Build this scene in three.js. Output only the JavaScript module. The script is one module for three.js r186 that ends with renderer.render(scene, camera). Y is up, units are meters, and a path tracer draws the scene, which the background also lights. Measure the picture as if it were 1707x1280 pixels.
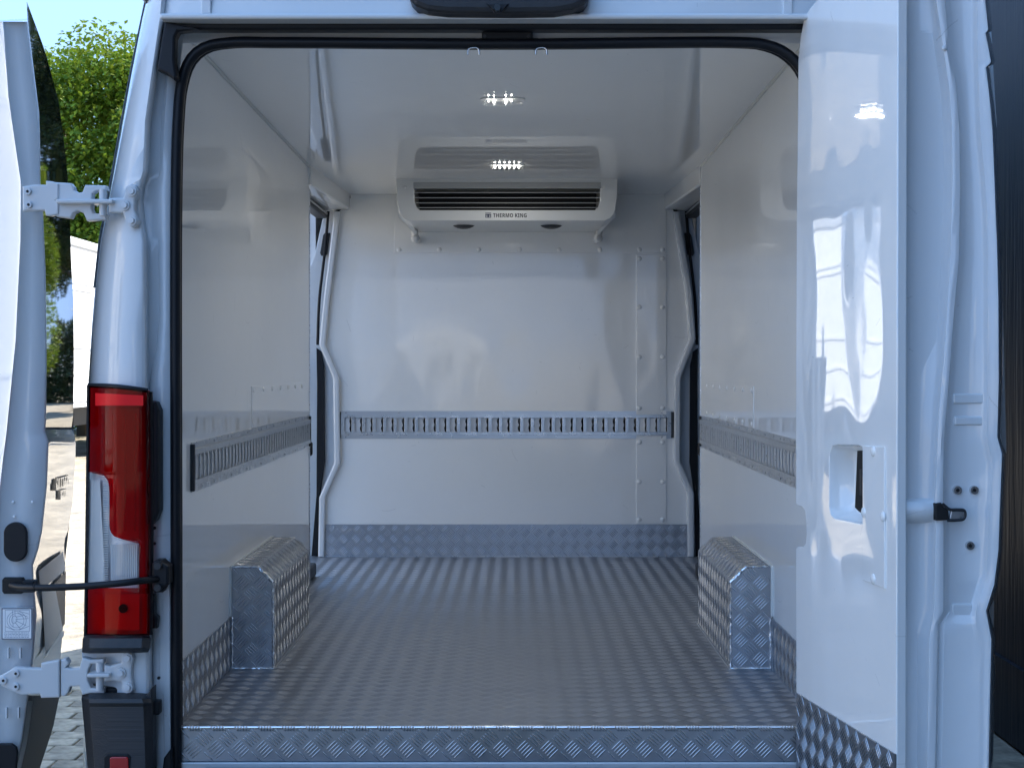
import * as THREE from 'three';
import { RoundedBoxGeometry } from 'three/addons/geometries/RoundedBoxGeometry.js';
import { FontLoader } from 'three/addons/loaders/FontLoader.js';
import { TextGeometry } from 'three/addons/geometries/TextGeometry.js';
import { RectAreaLightUniformsLib } from 'three/addons/lights/RectAreaLightUniformsLib.js';
import { ConvexGeometry } from 'three/addons/geometries/ConvexGeometry.js';
import * as BGU from 'three/addons/utils/BufferGeometryUtils.js';

// ------------------------------------------------------------------ camera, sky, sun, exposure
const FOC = 2400, VX = 858, VY = 612, EYE = 1.464, FLOOR = 0.55;      // focal length in photo pixels, vanishing point, eye height, cargo floor height
const scene = new THREE.Scene();
const camera = new THREE.PerspectiveCamera(2 * Math.atan(640 / FOC) * 180 / Math.PI, 1707 / 1280, 0.05, 400);
camera.position.set(0, EYE, 0);
camera.lookAt(0, EYE, -10);
camera.setViewOffset(1707, 1280, 853.5 - VX, 640 - VY, 1707, 1280);
const renderer = new THREE.WebGLRenderer({ antialias: true });
renderer.toneMapping = THREE.LinearToneMapping;
renderer.toneMappingExposure = 4.2;
renderer.shadowMap.enabled = true;

const sunDir = new THREE.Vector3(0.68, 0.92, -0.73).normalize();
const sun = new THREE.DirectionalLight(new THREE.Color(1.0, 0.95, 0.87), 3.7);
sun.position.copy(sunDir).multiplyScalar(40).add(new THREE.Vector3(0, 0, -8));
sun.target.position.set(0, 0, -8);
sun.castShadow = true;
Object.assign(sun.shadow.camera, { left: -30, right: 30, top: 30, bottom: -30, near: 1, far: 120 });
sun.shadow.mapSize.set(4096, 4096);
scene.add(sun, sun.target);

{ // clear blue sky, paler towards the horizon and round the sun
  const W = 256, H = 128, a = new Float32Array(W * H * 4), dir = new THREE.Vector3();
  for (let j = 0; j < H; j++) for (let i = 0; i < W; i++) {
    const el = ((j + 0.5) / H - 0.5) * Math.PI, az = ((i + 0.5) / W - 0.5) * 2 * Math.PI;
    dir.set(Math.cos(el) * Math.cos(az), Math.sin(el), Math.cos(el) * Math.sin(az));
    const t = Math.pow(Math.max(0, Math.sin(el)), 0.5);
    const aur = Math.pow(Math.max(0, dir.dot(sunDir)), 12) * 0.25;
    const k = (j * W + i) * 4;
    a[k] = 0.19 + (0.105 - 0.19) * t + aur; a[k + 1] = 0.28 + (0.215 - 0.28) * t + aur; a[k + 2] = 0.47 + (0.415 - 0.47) * t + aur; a[k + 3] = 1;
    if (el < 0) { a[k] = 0.4; a[k + 1] = 0.4; a[k + 2] = 0.38; }
  }
  const tex = new THREE.DataTexture(a, W, H, THREE.RGBAFormat, THREE.FloatType);
  tex.mapping = THREE.EquirectangularReflectionMapping; tex.magFilter = THREE.LinearFilter; tex.needsUpdate = true;
  scene.background = tex; scene.environment = tex;
}
RectAreaLightUniformsLib.init();

// ------------------------------------------------------------------ helpers
const V3 = (x, y, z) => new THREE.Vector3(x, y, z);
const P = (px, py, d) => V3((px - VX) * d / FOC, EYE - (py - VY) * d / FOC, -d);
let seed = 12345;
const rnd = () => { seed = (seed * 1664525 + 1013904223) >>> 0; return seed / 4294967296; };
const rr = (a, b) => a + (b - a) * rnd();
function lerpTab(tab, y) {                                  // tab: [[y, x], ...] ascending in y
  if (y <= tab[0][0]) return tab[0][1];
  for (let i = 1; i < tab.length; i++) if (y <= tab[i][0]) { const [y0, x0] = tab[i - 1], [y1, x1] = tab[i]; return x0 + (x1 - x0) * (y - y0) / (y1 - y0); }
  return tab[tab.length - 1][1];
}
function planarUV(g) {                                       // uv in metres across the main direction a surface faces
  const p = g.attributes.position, n = g.attributes.normal, s = [0, 0, 0];
  for (let i = 0; i < n.count; i++) { s[0] += Math.abs(n.getX(i)); s[1] += Math.abs(n.getY(i)); s[2] += Math.abs(n.getZ(i)); }
  const ax = s.indexOf(Math.max(...s)), uv = new Float32Array(p.count * 2);
  for (let i = 0; i < p.count; i++) {
    const x = p.getX(i), y = p.getY(i), z = p.getZ(i);
    uv[2 * i] = ax === 0 ? z : x; uv[2 * i + 1] = ax === 1 ? z : y;
  }
  g.setAttribute('uv', new THREE.BufferAttribute(uv, 2));
  return g;
}
function add(parent, name, geo, m, label) {
  if (!geo.attributes.normal) geo.computeVertexNormals();
  planarUV(geo);
  const o = new THREE.Mesh(geo, m); o.name = name; o.castShadow = o.receiveShadow = true;
  if (label) o.userData.label = label;
  parent.add(o); return o;
}
const used = {};
function numbered(n) { used[n] = (used[n] ?? -1) + 1; return used[n] ? n + '_' + String(used[n]).padStart(3, '0') : n; }
const things = [];
function thing(name, label, category, base = [0, 0, 0], group) {
  const o = new THREE.Group(); o.name = numbered(name); o.userData = { label, category }; if (group) o.userData.group = group;
  scene.add(o); things.push([o, V3(...base)]); return o;
}
function sub(parent, name, label) { const o = new THREE.Group(); o.name = name; if (label) o.userData.label = label; parent.add(o); return o; }
function structure(name, geo, m) { const o = add(scene, name, geo, m); o.userData.kind = 'structure'; return o; }
const merge = (l) => BGU.mergeGeometries(l.map((g) => { g = g.index ? g.toNonIndexed() : g; for (const k of Object.keys(g.attributes)) if (!['position', 'normal'].includes(k)) g.deleteAttribute(k); if (!g.attributes.normal) g.computeVertexNormals(); return g; }));
function box(x0, x1, y0, y1, z0, z1, r = 0) {
  const w = Math.abs(x1 - x0), h = Math.abs(y1 - y0), d = Math.abs(z1 - z0);
  const g = r ? new RoundedBoxGeometry(w, h, d, 2, Math.min(r, w / 2.01, h / 2.01, d / 2.01)) : new THREE.BoxGeometry(w, h, d);
  return g.translate((x0 + x1) / 2, (y0 + y1) / 2, (z0 + z1) / 2);
}
function pxBox(px0, px1, py0, py1, d, thick, r = 0) {         // a box whose front face fills that part of the picture at distance d, reaching thick metres back
  const a = P(px0, py0, d), b = P(px1, py1, d); return box(a.x, b.x, b.y, a.y, -d - thick, -d, r);
}
function loft(rows, smooth = true, flip = false) {            // grid of points
  const n = rows[0].length, pos = [], idx = [];
  for (const r of rows) for (const p of r) pos.push(p.x, p.y, p.z);
  for (let j = 0; j + 1 < rows.length; j++) for (let i = 0; i + 1 < n; i++) {
    const a = j * n + i, b = a + 1, c = a + n, d = c + 1;
    flip ? idx.push(a, b, c, b, d, c) : idx.push(a, c, b, b, c, d);
  }
  let g = new THREE.BufferGeometry(); g.setAttribute('position', new THREE.Float32BufferAttribute(pos, 3)); g.setIndex(idx); g.computeVertexNormals();
  if (!smooth) { g = g.toNonIndexed(); g.computeVertexNormals(); }
  else if (typeof smooth === 'number') g = BGU.toCreasedNormals(g, smooth);
  return g;
}
const range = (a, b, n) => Array.from({ length: n + 1 }, (_, i) => a + (b - a) * i / n);
function pxExtrude(pts, d, thick, bevel = 0.002, holes = []) { // outline in photo pixels at distance d, as a solid whose front face lies at d
  const c = (l) => l.map(([x, y]) => new THREE.Vector2((x - VX) * d / FOC, EYE - (y - VY) * d / FOC));
  const s = new THREE.Shape(c(pts)); for (const h of holes) s.holes.push(new THREE.Path(c(h)));
  const g = new THREE.ExtrudeGeometry(s, { depth: thick - 2 * bevel, bevelEnabled: bevel > 0, bevelThickness: bevel, bevelSize: bevel, bevelOffset: -bevel, bevelSegments: 2, curveSegments: 8 });
  return g.translate(0, 0, -d - thick + bevel);
}
function tube(pts, r, seg = 40, rad = 8, closed = false) { return new THREE.TubeGeometry(new THREE.CatmullRomCurve3(pts, closed, 'centripetal'), seg, r, rad, closed); }
function cyl(r0, r1, h, n = 16) { return new THREE.CylinderGeometry(r0, r1, h, n); }
const facing = (g, axis) => axis === 'z' ? g.rotateX(Math.PI / 2) : axis === 'x' ? g.rotateZ(Math.PI / 2) : g;
function dome(r, h) { return new THREE.SphereGeometry(1, 12, 5, 0, Math.PI * 2, 0, Math.PI / 2).scale(r, h, r); }

// ------------------------------------------------------------------ textures and materials
function noiseTex(n, periods, amps, kind = 'float', lo = 0, hi = 1) { // tiling value noise, layers of coarse to fine
  const a = new Float32Array(n * n);
  for (let l = 0; l < periods.length; l++) {
    const [qx, qy] = Array.isArray(periods[l]) ? periods[l] : [periods[l], periods[l]], g = Float32Array.from({ length: qx * qy }, () => rnd());
    for (let y = 0; y < n; y++) for (let x = 0; x < n; x++) {
      const fx = x / n * qx, fy = y / n * qy, ix = Math.floor(fx), iy = Math.floor(fy);
      let u = fx - ix, v = fy - iy; u = u * u * u * (u * (6 * u - 15) + 10); v = v * v * v * (v * (6 * v - 15) + 10);
      const at = (i, j) => g[((j % qy) * qx) + (i % qx)];
      a[y * n + x] += amps[l] * ((at(ix, iy) * (1 - u) + at(ix + 1, iy) * u) * (1 - v) + (at(ix, iy + 1) * (1 - u) + at(ix + 1, iy + 1) * u) * v);
    }
  }
  let mn = 1e9, mx = -1e9; for (const v of a) { mn = Math.min(mn, v); mx = Math.max(mx, v); }
  for (let i = 0; i < a.length; i++) a[i] = (a[i] - mn) / (mx - mn);
  return a;
}
function tex(n, fn, repeat, float = false) {
  const a = float ? new Float32Array(n * n * 4) : new Uint8Array(n * n * 4);
  for (let i = 0; i < n * n; i++) { const c = fn(i); for (let k = 0; k < 3; k++) a[4 * i + k] = float ? c[k] : Math.max(0, Math.min(255, Math.round(c[k] * 255))); a[4 * i + 3] = float ? 1 : 255; }
  const t = new THREE.DataTexture(a, n, n, THREE.RGBAFormat, float ? THREE.FloatType : THREE.UnsignedByteType);
  t.wrapS = t.wrapT = THREE.RepeatWrapping; t.magFilter = THREE.LinearFilter; t.repeat.set(...repeat); t.needsUpdate = true; return t;
}
const wavyA = noiseTex(256, [3, 5, 9, 17], [1, 0.7, 0.22, 0.05]);
const wavyTex = tex(256, (i) => [wavyA[i], wavyA[i], wavyA[i]], [0.5, 0.5], true);
const wavyDoorA = noiseTex(256, [[4, 2], [9, 5], [18, 9]], [1, 0.6, 0.12]);
const wavyDoor = tex(256, (i) => [wavyDoorA[i], wavyDoorA[i], wavyDoorA[i]], [0.8, 0.8], true);
const grainA = noiseTex(256, [6, 24, 80, 160], [1, 0.7, 0.5, 0.4]);
const smudge = tex(256, (i) => { const v = 0.75 + 0.5 * grainA[i]; return [0, v, 0]; }, [0.7, 0.7], true);
const roughTex = (lo, hi, rep) => tex(256, (i) => { const v = lo + (hi - lo) * grainA[i]; return [v, v, v]; }, rep, true);
const markTex = (() => {                                       // faint scuffs, small dark nicks and hand marks on the white linings
  const n = 1024, m = new Float32Array(n * n).fill(1);
  for (let i = 0; i < n * n; i++) { const x = i % n, y = (i / n) | 0; m[i] = 0.975 + 0.025 * grainA[((y >> 2) % 256) * 256 + ((x >> 2) % 256)]; }
  for (let k = 0; k < 90; k++) { const x0 = rr(0, n), y0 = rr(0, n), a = rr(0, 6.3), L = rnd() < 0.6 ? rr(2, 6) : rr(8, 40), v = rr(0.72, 0.95), bend = rr(-0.03, 0.03); let ang = a, x = x0, y = y0; for (let t = 0; t < L; t++) { ang += bend; x += Math.cos(ang); y += Math.sin(ang); const i = (((y | 0) + n) % n) * n + (((x | 0) + n) % n); m[i] *= v; } }
  const t = tex(n, (i) => [m[i], m[i], m[i] * 0.995], [0.55, 0.55]); t.colorSpace = THREE.NoColorSpace; return t;
})();
const wornA = noiseTex(256, [3, 7, 20, 90], [1, 0.8, 0.5, 0.5]);
const wornTex = tex(256, (i) => { const v = 0.78 + 0.22 * wornA[i]; return [v, v, v * 1.01]; }, [0.55, 0.55]);
const wornRough = tex(256, (i) => { const v = 0.7 + 0.75 * wornA[i]; return [v, v, v]; }, [0.55, 0.55], true);
const std = (c, r, o = {}) => new THREE.MeshPhysicalMaterial({ color: new THREE.Color().setRGB(...c), roughness: r, ...o });
const M = {
  paint: std([0.69, 0.71, 0.73], 0.42, { map: markTex, clearcoat: 1, clearcoatRoughness: 0.04 }),
  jamb: std([0.74, 0.75, 0.76], 0.4, { clearcoat: 0.6, clearcoatRoughness: 0.15 }),
  gel: std([0.88, 0.878, 0.862], 0.022, { ior: 1.75, map: markTex, bumpMap: wavyTex, bumpScale: 0.0022, roughnessMap: roughTex(0.6, 1.6, [0.9, 0.9]) }),
  gelDoor: std([0.88, 0.88, 0.87], 0.03, { ior: 1.85, map: markTex, bumpMap: wavyDoor, bumpScale: 0.005 }),
  gelBulk: std([0.88, 0.88, 0.868], 0.08, { ior: 1.6, map: markTex, bumpMap: wavyDoor, bumpScale: 0.004 }),
  caulk: std([0.72, 0.72, 0.68], 0.5),
  alu: std([0.45, 0.465, 0.49], 0.40, { metalness: 1, map: wornTex, roughnessMap: wornRough }),
  aluBar: std([0.50, 0.51, 0.53], 0.27, { metalness: 1 }),
  weld: std([0.86, 0.87, 0.88], 0.25, { metalness: 1 }),
  zinc: std([0.54, 0.555, 0.57], 0.34, { metalness: 1, roughnessMap: roughTex(0.6, 1.4, [6, 6]) }),
  zincPale: std([0.62, 0.63, 0.64], 0.5, { metalness: 0.5 }),
  zincDark: std([0.05, 0.052, 0.055], 0.6, { metalness: 0.4 }),
  bright: std([0.85, 0.86, 0.87], 0.42, { metalness: 1 }),
  steel: std([0.6, 0.6, 0.6], 0.25, { metalness: 1 }),
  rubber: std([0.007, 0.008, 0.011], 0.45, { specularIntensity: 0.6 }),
  plastic: std([0.018, 0.020, 0.024], 0.5, { bumpMap: tex(256, (i) => [grainA[i], grainA[i], grainA[i]], [14, 14], true), bumpScale: 0.0006 }),
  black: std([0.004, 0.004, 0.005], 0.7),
  hinge: std([0.62, 0.63, 0.64], 0.38, { clearcoat: 0.4, clearcoatRoughness: 0.2 }),
  bolt: std([0.66, 0.67, 0.69], 0.32, { clearcoat: 0.3 }),
  glass: std([0.006, 0.009, 0.010], 0.03, { ior: 1.5, specularIntensity: 0.7 }),
  red: std([0.74, 0.007, 0.012], 0.04, { specularIntensity: 0.25, transmission: 1, thickness: 0, ior: 1.5 }),
  redDeep: std([0.56, 0.004, 0.008], 0.04, { specularIntensity: 0.25, transmission: 1, thickness: 0, ior: 1.5 }),
  redBar: std([0.85, 0.012, 0.016], 0.35, { specularIntensity: 0.3 }),
  clear: std([0.93, 0.94, 0.95], 0.03, { transmission: 1, thickness: 0, ior: 1.5 }),
  chrome: std([0.72, 0.74, 0.76], 0.12, { metalness: 1 }),
  reflector: std([0.40, 0.012, 0.012], 0.2, { clearcoat: 1, clearcoatRoughness: 0.05 }),
  unit: std([0.70, 0.70, 0.68], 0.3, { clearcoat: 0.3, clearcoatRoughness: 0.15 }),
  slat: std([0.42, 0.42, 0.41], 0.5),
  print: std([0.01, 0.012, 0.02], 0.5),
  printBlue: std([0.015, 0.022, 0.07], 0.5),
  lampLens: std([0.95, 0.95, 0.95], 0.05, { transmission: 1, thickness: 0 }),
  led: new THREE.MeshStandardMaterial({ color: 0xffffff, emissive: new THREE.Color(1, 0.98, 0.9), emissiveIntensity: 9 }),
  navy: std([0.004, 0.010, 0.020], 0.45, { specularIntensity: 0.45, bumpMap: tex(256, ((b) => (i) => [b[i], b[i], b[i]])(noiseTex(256, [[40, 2], [110, 5], [200, 20]], [1, 1, 0.6])), [0.7, 0.7], true), bumpScale: 0.002 }),
  truck: std([0.80, 0.80, 0.79], 0.45), truckGrey: std([0.45, 0.47, 0.49], 0.5), tyre: std([0.02, 0.02, 0.02], 0.8),
  bark: std([0.09, 0.07, 0.05], 0.9),
  sill: std([0.55, 0.58, 0.60], 0.45, { metalness: 0.3, roughnessMap: roughTex(0.5, 1.5, [4, 4]) }),
};

// ================================================================== the setting
const paveA = noiseTex(512, [8, 30, 90, 220], [0.8, 0.8, 0.8, 0.6]);
const paveTex = tex(512, (i) => {                             // sand-coloured concrete: stains and grain
  const v = 0.66 + 0.6 * paveA[i]; return [Math.min(1, 0.80 * v), Math.min(1, 0.745 * v), Math.min(1, 0.655 * v)];
}, [0.3, 0.3]);
paveTex.colorSpace = THREE.SRGBColorSpace;
M.ground = std([0.54, 0.54, 0.54], 0.9, { map: paveTex, bumpMap: tex(512, (i) => [paveA[i], paveA[i], paveA[i]], [0.9, 0.9], true), bumpScale: 0.006 });
const groundGeo = new THREE.PlaneGeometry(300, 300, 1, 1).rotateX(-Math.PI / 2).translate(0, -0.012, 0);
const ground = structure('ground', groundGeo, M.ground);
{ // block pavers beside the van, as far as their joints can be told apart
  const pm = [[0.74, 0.74, 0.72], [0.64, 0.64, 0.63], [0.82, 0.82, 0.80]].map((c) => std(c, 0.9, { map: paveTex, bumpMap: M.ground.bumpMap, bumpScale: 0.004 }));
  const g = planarUV(new RoundedBoxGeometry(0.2, 0.05, 0.1, 1, 0.006));
  for (let j = 0; j < 19; j++) {
    const z = -5.0 - j * 0.106, d = -z, x0 = -0.338 * d - 0.12, n = Math.ceil((0.075 * d + 0.3) / 0.206);
    for (let i = 0; i < n; i++) {
      const o = new THREE.Mesh(g, pm[Math.floor(rnd() * 3)]); o.name = 'paver'; o.castShadow = o.receiveShadow = true;
      o.position.set(x0 + (i + (j % 2) * 0.5) * 0.206 + rr(-0.004, 0.004), -0.026 + rr(-0.002, 0.002), z + rr(-0.003, 0.003)); o.rotation.y = rr(-0.03, 0.03); ground.add(o);
    }
  }
}

// ================================================================== the van
const CX = -0.042, WL = -0.864, WR = 0.782, ZB = -6.94, ZS = -3.665, ZW = -6.05;   // centre line, side linings, bulkhead, sill, ends of the side linings
const CEIL = (d) => EYE + 0.872 - (d - 3.7) * 0.0125;
const van = thing('cargo_van', 'white refrigerated cargo van with rear doors open and tread plate floor', 'van', [CX, 0, -6.5]);

// tread plate: a sheet and its raised bars, five to a block, blocks turned by turns
const barGeo = new THREE.SphereGeometry(1, 8, 4, 0, Math.PI * 2, 0, Math.PI / 2).scale(0.0190, 0.0016, 0.0020);
function treadBars(parent, o, u, v, w, h, inside = () => true, bar = barGeo, barM = M.aluBar) { // o: corner, u and v: unit vectors along the sheet
  const n = new THREE.Vector3().crossVectors(u, v), list = [], m = new THREE.Matrix4(), q = new THREE.Matrix4();
  const A = 0.0605, B = 0.0575;
  for (let i = -1; i * A / 2 < w + A; i++) for (let j = -1; j * B / 2 < h + B; j++) {
    if ((i + j) & 1) continue;
    const s = i & 1 ? 1 : -1, cu = i * A / 2, cv = j * B / 2, ang = s * Math.PI / 4;
    for (let k = -2; k <= 2; k++) {
      const off = k * 0.0078, bu = cu - Math.sin(ang) * off, bv = cv + Math.cos(ang) * off;
      if (bu < 0.008 || bv < 0.008 || bu > w - 0.008 || bv > h - 0.008 || !inside(bu, bv)) continue;
      const dir = u.clone().multiplyScalar(Math.cos(ang)).addScaledVector(v, Math.sin(ang)), side = new THREE.Vector3().crossVectors(dir, n);
      m.makeBasis(dir, n, side); m.setPosition(o.clone().addScaledVector(u, bu).addScaledVector(v, bv));
      list.push(m.clone());
    }
  }
  const im = new THREE.InstancedMesh(bar, barM, list.length); list.forEach((x, i) => im.setMatrixAt(i, x));
  im.name = 'tread_bars'; im.userData.kind = 'stuff'; im.castShadow = im.receiveShadow = true; parent.add(im); return im;
}
const X = V3(1, 0, 0), Y = V3(0, 1, 0), Z = V3(0, 0, 1), nX = V3(-1, 0, 0), nZ = V3(0, 0, -1);

// floor
const floor = sub(van, 'cargo_floor', 'aluminium tread plate floor of the van');
add(floor, 'floor_plate', box(-1.0, 0.93, FLOOR - 0.03, FLOOR, ZB - 0.02, ZS + 0.004), M.alu);
treadBars(floor, V3(WL - 0.06, FLOOR, ZS - 0.004), X, nZ, WR - WL + 0.12, ZS - ZB - 0.004, undefined, barGeo.clone().scale(1, 0.5, 0.75), M.alu); // lower, narrower and in the sheet metal, for a fainter pattern
const riser = sub(van, 'step_riser', 'tread plate riser along the rear edge of the floor');
add(riser, 'riser_plate', box(-0.855, 0.775, 0.462, FLOOR - 0.004, ZS - 0.01, ZS + 0.006, 0.002), M.alu);
treadBars(riser, V3(-0.850, 0.464, ZS + 0.006), X, Y, 1.62, 0.082);
add(riser, 'edge_strip', tube([V3(-0.85, FLOOR - 0.002, ZS + 0.004), V3(0, FLOOR - 0.002, ZS + 0.004), V3(0.77, FLOOR - 0.002, ZS + 0.004)], 0.0045, 4, 10), M.weld);
{ // hatched bars that run over the rounded edge of the step
  const l = []; for (let i = 0; i < 27; i++) for (let k = 0; k < 5; k++) l.push(new THREE.SphereGeometry(1, 6, 4).scale(0.011, 0.0022, 0.0022).rotateZ(-0.9).translate(-0.83 + i * 0.0605 + k * 0.0072, FLOOR - 0.003, ZS + 0.008));
  const o = add(riser, 'edge_bars', merge(l), M.weld); o.userData.kind = 'stuff';
}
add(van, 'sill', box(-0.87, 0.79, 0.30, 0.461, ZS - 0.02, ZS + 0.012, 0.004), M.sill);

// side linings, each with kick plate, wheel box, load track, riveted patch
function sideLining(s) {
  const w = s < 0 ? WL : WR, o = (d) => w + s * d;            // o: metres outwards from the lining
  const wall = sub(van, 'side_lining', s < 0 ? 'glossy white side lining with load track and wheel box' : undefined);
  const g = new THREE.PlaneGeometry(1, 1); void g;
  add(wall, 'panel', box(o(0), o(0.025), FLOOR - 0.02, CEIL(3.7) + 0.02, ZW, -3.69), M.gel);
  add(wall, 'end_trim', box(o(-0.003), o(0.028), FLOOR, CEIL(6.05) - 0.09, ZW - 0.006, ZW + 0.001), M.zinc);
  const kick = sub(van, 'kick_plate');
  add(kick, 'plate', box(o(-0.004), o(0.001), FLOOR, FLOOR + 0.155, ZW, -3.69), M.alu);
  treadBars(kick, V3(o(-0.004), FLOOR, s < 0 ? -3.69 : ZW), s < 0 ? nZ : Z, Y, 2.35, 0.155);
  // wheel box with chamfered inner edge
  const zn = -4.365, zf = -5.13, inn = s < 0 ? -0.733 : 0.655, top = FLOOR + 0.309, ch = 0.047;
  const wb = sub(van, 'wheel_box', s < 0 ? 'tread plate wheel box with bright welds' : 'tread plate wheel box beside the open right door');
  const prof = [[o(-0.004), FLOOR], [inn, FLOOR], [inn, top - ch], [inn - s * -ch, top], [o(-0.004), top]];
  const sh = new THREE.Shape(prof.map(([x, y]) => new THREE.Vector2(x, y)));
  add(wb, 'casing', new THREE.ExtrudeGeometry(sh, { depth: zn - zf, bevelEnabled: false }).translate(0, 0, zf), M.alu);
  const fw = Math.abs(inn - w) - 0.004, x0 = Math.min(inn, o(-0.004));
  treadBars(wb, V3(x0, FLOOR, zn), X, Y, fw, 0.309, (u, v) => { const fromInner = s < 0 ? fw - u : u; return fromInner + (0.309 - v) > ch + 0.012; });
  treadBars(wb, V3(inn, FLOOR, s < 0 ? zn : zf), s < 0 ? nZ : Z, Y, zn - zf, 0.309 - ch);
  const up = V3(s * ch, ch, 0).normalize();
  treadBars(wb, V3(inn, top - ch, s < 0 ? zn : zf), s < 0 ? nZ : Z, up, zn - zf, ch * 1.414);
  if (s < 0) treadBars(wb, V3(inn - ch, top, zn), nZ, nX, zn - zf, fw - ch); else treadBars(wb, V3(inn + ch, top, zf), Z, X, zn - zf, fw - ch);
  const bead = (name, pts, r, m) => { const g2 = tube(pts, r, Math.ceil(pts[0].distanceTo(pts[1]) / 0.006), 7), p = g2.attributes.position; for (let i = 0; i < p.count; i++) { const k = 1 + 0 * i; p.setXYZ(i, p.getX(i) * k + rr(-1, 1) * r * 0.35, p.getY(i) + rr(-1, 1) * r * 0.35, p.getZ(i) + rr(-1, 1) * r * 0.3); } g2.computeVertexNormals(); return add(wb, name, g2, m); };
  const fz = zn + 0.001;
  bead('weld', [V3(inn, FLOOR, fz), V3(inn, top - ch, fz)], 0.0046, M.weld);
  bead('weld', [V3(inn, top - ch, fz), V3(inn + s * ch, top, fz)], 0.0052, M.weld);
  bead('weld', [V3(inn + s * ch, top, fz), V3(o(-0.006), top, fz)], 0.004, M.weld);
  bead('weld', [V3(o(-0.006), FLOOR, fz), V3(o(-0.006), FLOOR + 0.158, fz)], 0.0046, M.weld);
  bead('weld', [V3(inn, FLOOR + 0.001, fz), V3(o(-0.006), FLOOR + 0.001, fz)], 0.0046, M.weld);
  add(wb, 'sealant', box(o(-0.006), o(0.001), FLOOR + 0.16, top + 0.003, zn, zn + 0.012, 0.002), M.caulk);
  add(wb, 'sealant', box(o(-0.007), o(0.001), top, top + 0.004, zf, zn, 0.001), M.caulk);
  add(wb, 'sealant', box(inn - s * 0.006, inn, FLOOR, FLOOR + 0.003, zf, zn, 0.001), M.zinc);
  loadTrack(s < 0 ? -3.835 : -3.74, 2.19 + (s < 0 ? 0 : 0.09), s);
  // riveted patch over the track
  const za = s < 0 ? -4.72 : -4.70, zb2 = s < 0 ? -5.85 : -5.86, y1 = EYE - 0.062, y0 = EYE - 0.20;
  const patch = sub(van, 'riveted_patch');
  add(patch, 'sheet', box(o(-0.0025), o(0.001), y0, y1, zb2, za, 0.001), M.gel);
  for (let i = 0; i < 7; i++) for (const y of s < 0 ? [y1 - 0.014] : [y1 - 0.014, y0 + 0.014])
    add(patch, 'rivet', dome(0.0085, 0.004).rotateZ(s * Math.PI / 2).translate(o(-0.0025), y, za - 0.03 - i * (za - zb2 - 0.06) / 6), M.gel);
}
// a load track: flanges, raised web, slot bars with curled lips; runs along the bulkhead (s = 0) or a side lining
function loadTrack(z0, len, s) {
  const t = sub(van, 'load_track', s === 0 ? 'galvanised slotted load track across the bulkhead' : 'galvanised slotted load track on the side lining');
  const yc = EYE - (s === 0 ? 0.278 : 0.268), H = 0.133, hw = 0.0335, pitch = 0.0508, rise = 0.010, n = Math.floor((len - 0.02) / pitch), m0 = (len - n * pitch) / 2;
  const place = (g) => s === 0 ? g.translate(z0, yc, ZB) : s < 0 ? g.rotateY(Math.PI / 2).translate(WL, yc, z0) : g.rotateY(-Math.PI / 2).translate(WR, yc, z0 - len);
  // local: x along, y up, z away from the wall
  const put = (name, g, m) => add(t, name, place(g), m);
  put('back_strip', box(0, len, -hw - 0.004, hw + 0.004, 0.001, 0.002), M.zincPale);
  for (const k of [-1, 1]) {
    put('flange', box(0, len, k * H / 2, k * (hw + 0.0155), 0, 0.003), M.zinc);
    put('web_rail', merge([box(0, len, k * hw, k * (hw + 0.0155), rise - 0.003, rise, 0.001), box(0, len, k * (hw + 0.0125), k * (hw + 0.0165), 0, rise - 0.001)]), M.zinc);
    for (let i = 0; i * pitch * 5 < len - 0.05; i++) {
      put('screw', facing(cyl(0.0032, 0.0032, 0.003, 10), 'z').translate(0.03 + i * pitch * 5, k * (H / 2 - 0.008), 0.0035), M.steel);
      for (let j = 1; j < 5; j++) if (0.03 + (i + j / 5) * pitch * 5 < len - 0.01) put('pin_rivet', facing(cyl(0.0013, 0.0013, 0.002, 6), 'z').translate(0.03 + (i + j / 5) * pitch * 5, k * (H / 2 - 0.008), 0.003), M.zinc);
    }
  }
  const lipShape = []; for (let i = 0; i <= 8; i++) { const v = -hw + 2 * hw * i / 8, q = Math.abs(v) / hw, wdt = 0.004 + 0.007 * Math.pow(1 - Math.abs(q - 0.5) * 2 < 0 ? 0 : 1 - Math.abs(q - 0.5) * 1.6, 1); lipShape.push([V3(0, v, rise - 0.001), V3(wdt * 0.5, v, rise * 0.55), V3(wdt, v, 0.003)]); }
  const lip0 = loft(lipShape);
  for (let i = 0; i <= n; i++) {
    const x = m0 + i * pitch;
    const bw = i === 0 || i === n ? 0.010 : 0.0085;
    put('slot_bar', box(x - bw, x + bw, -hw, hw, rise - 0.003, rise - 0.0004, 0.001), M.zinc);
    if (i < n && s === 0) { put('slot_lip', lip0.clone().scale(-1, 1, 1).translate(x + pitch - 0.0085, 0, 0), M.bright); }
    if (i < n && s !== 0) put('slot_floor', box(x + 0.0085, x + pitch - 0.0085, -hw + 0.008, hw - 0.008, 0.002, rise - 0.0040), M.zincPale);
  }
  for (const e of [0, len]) put('end_cap', box(e - 0.007, e + 0.007, -H / 2 + 0.004, H / 2 - 0.004, 0, rise + 0.001, 0.002), M.zincDark);
}
sideLining(-1); sideLining(1);

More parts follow.
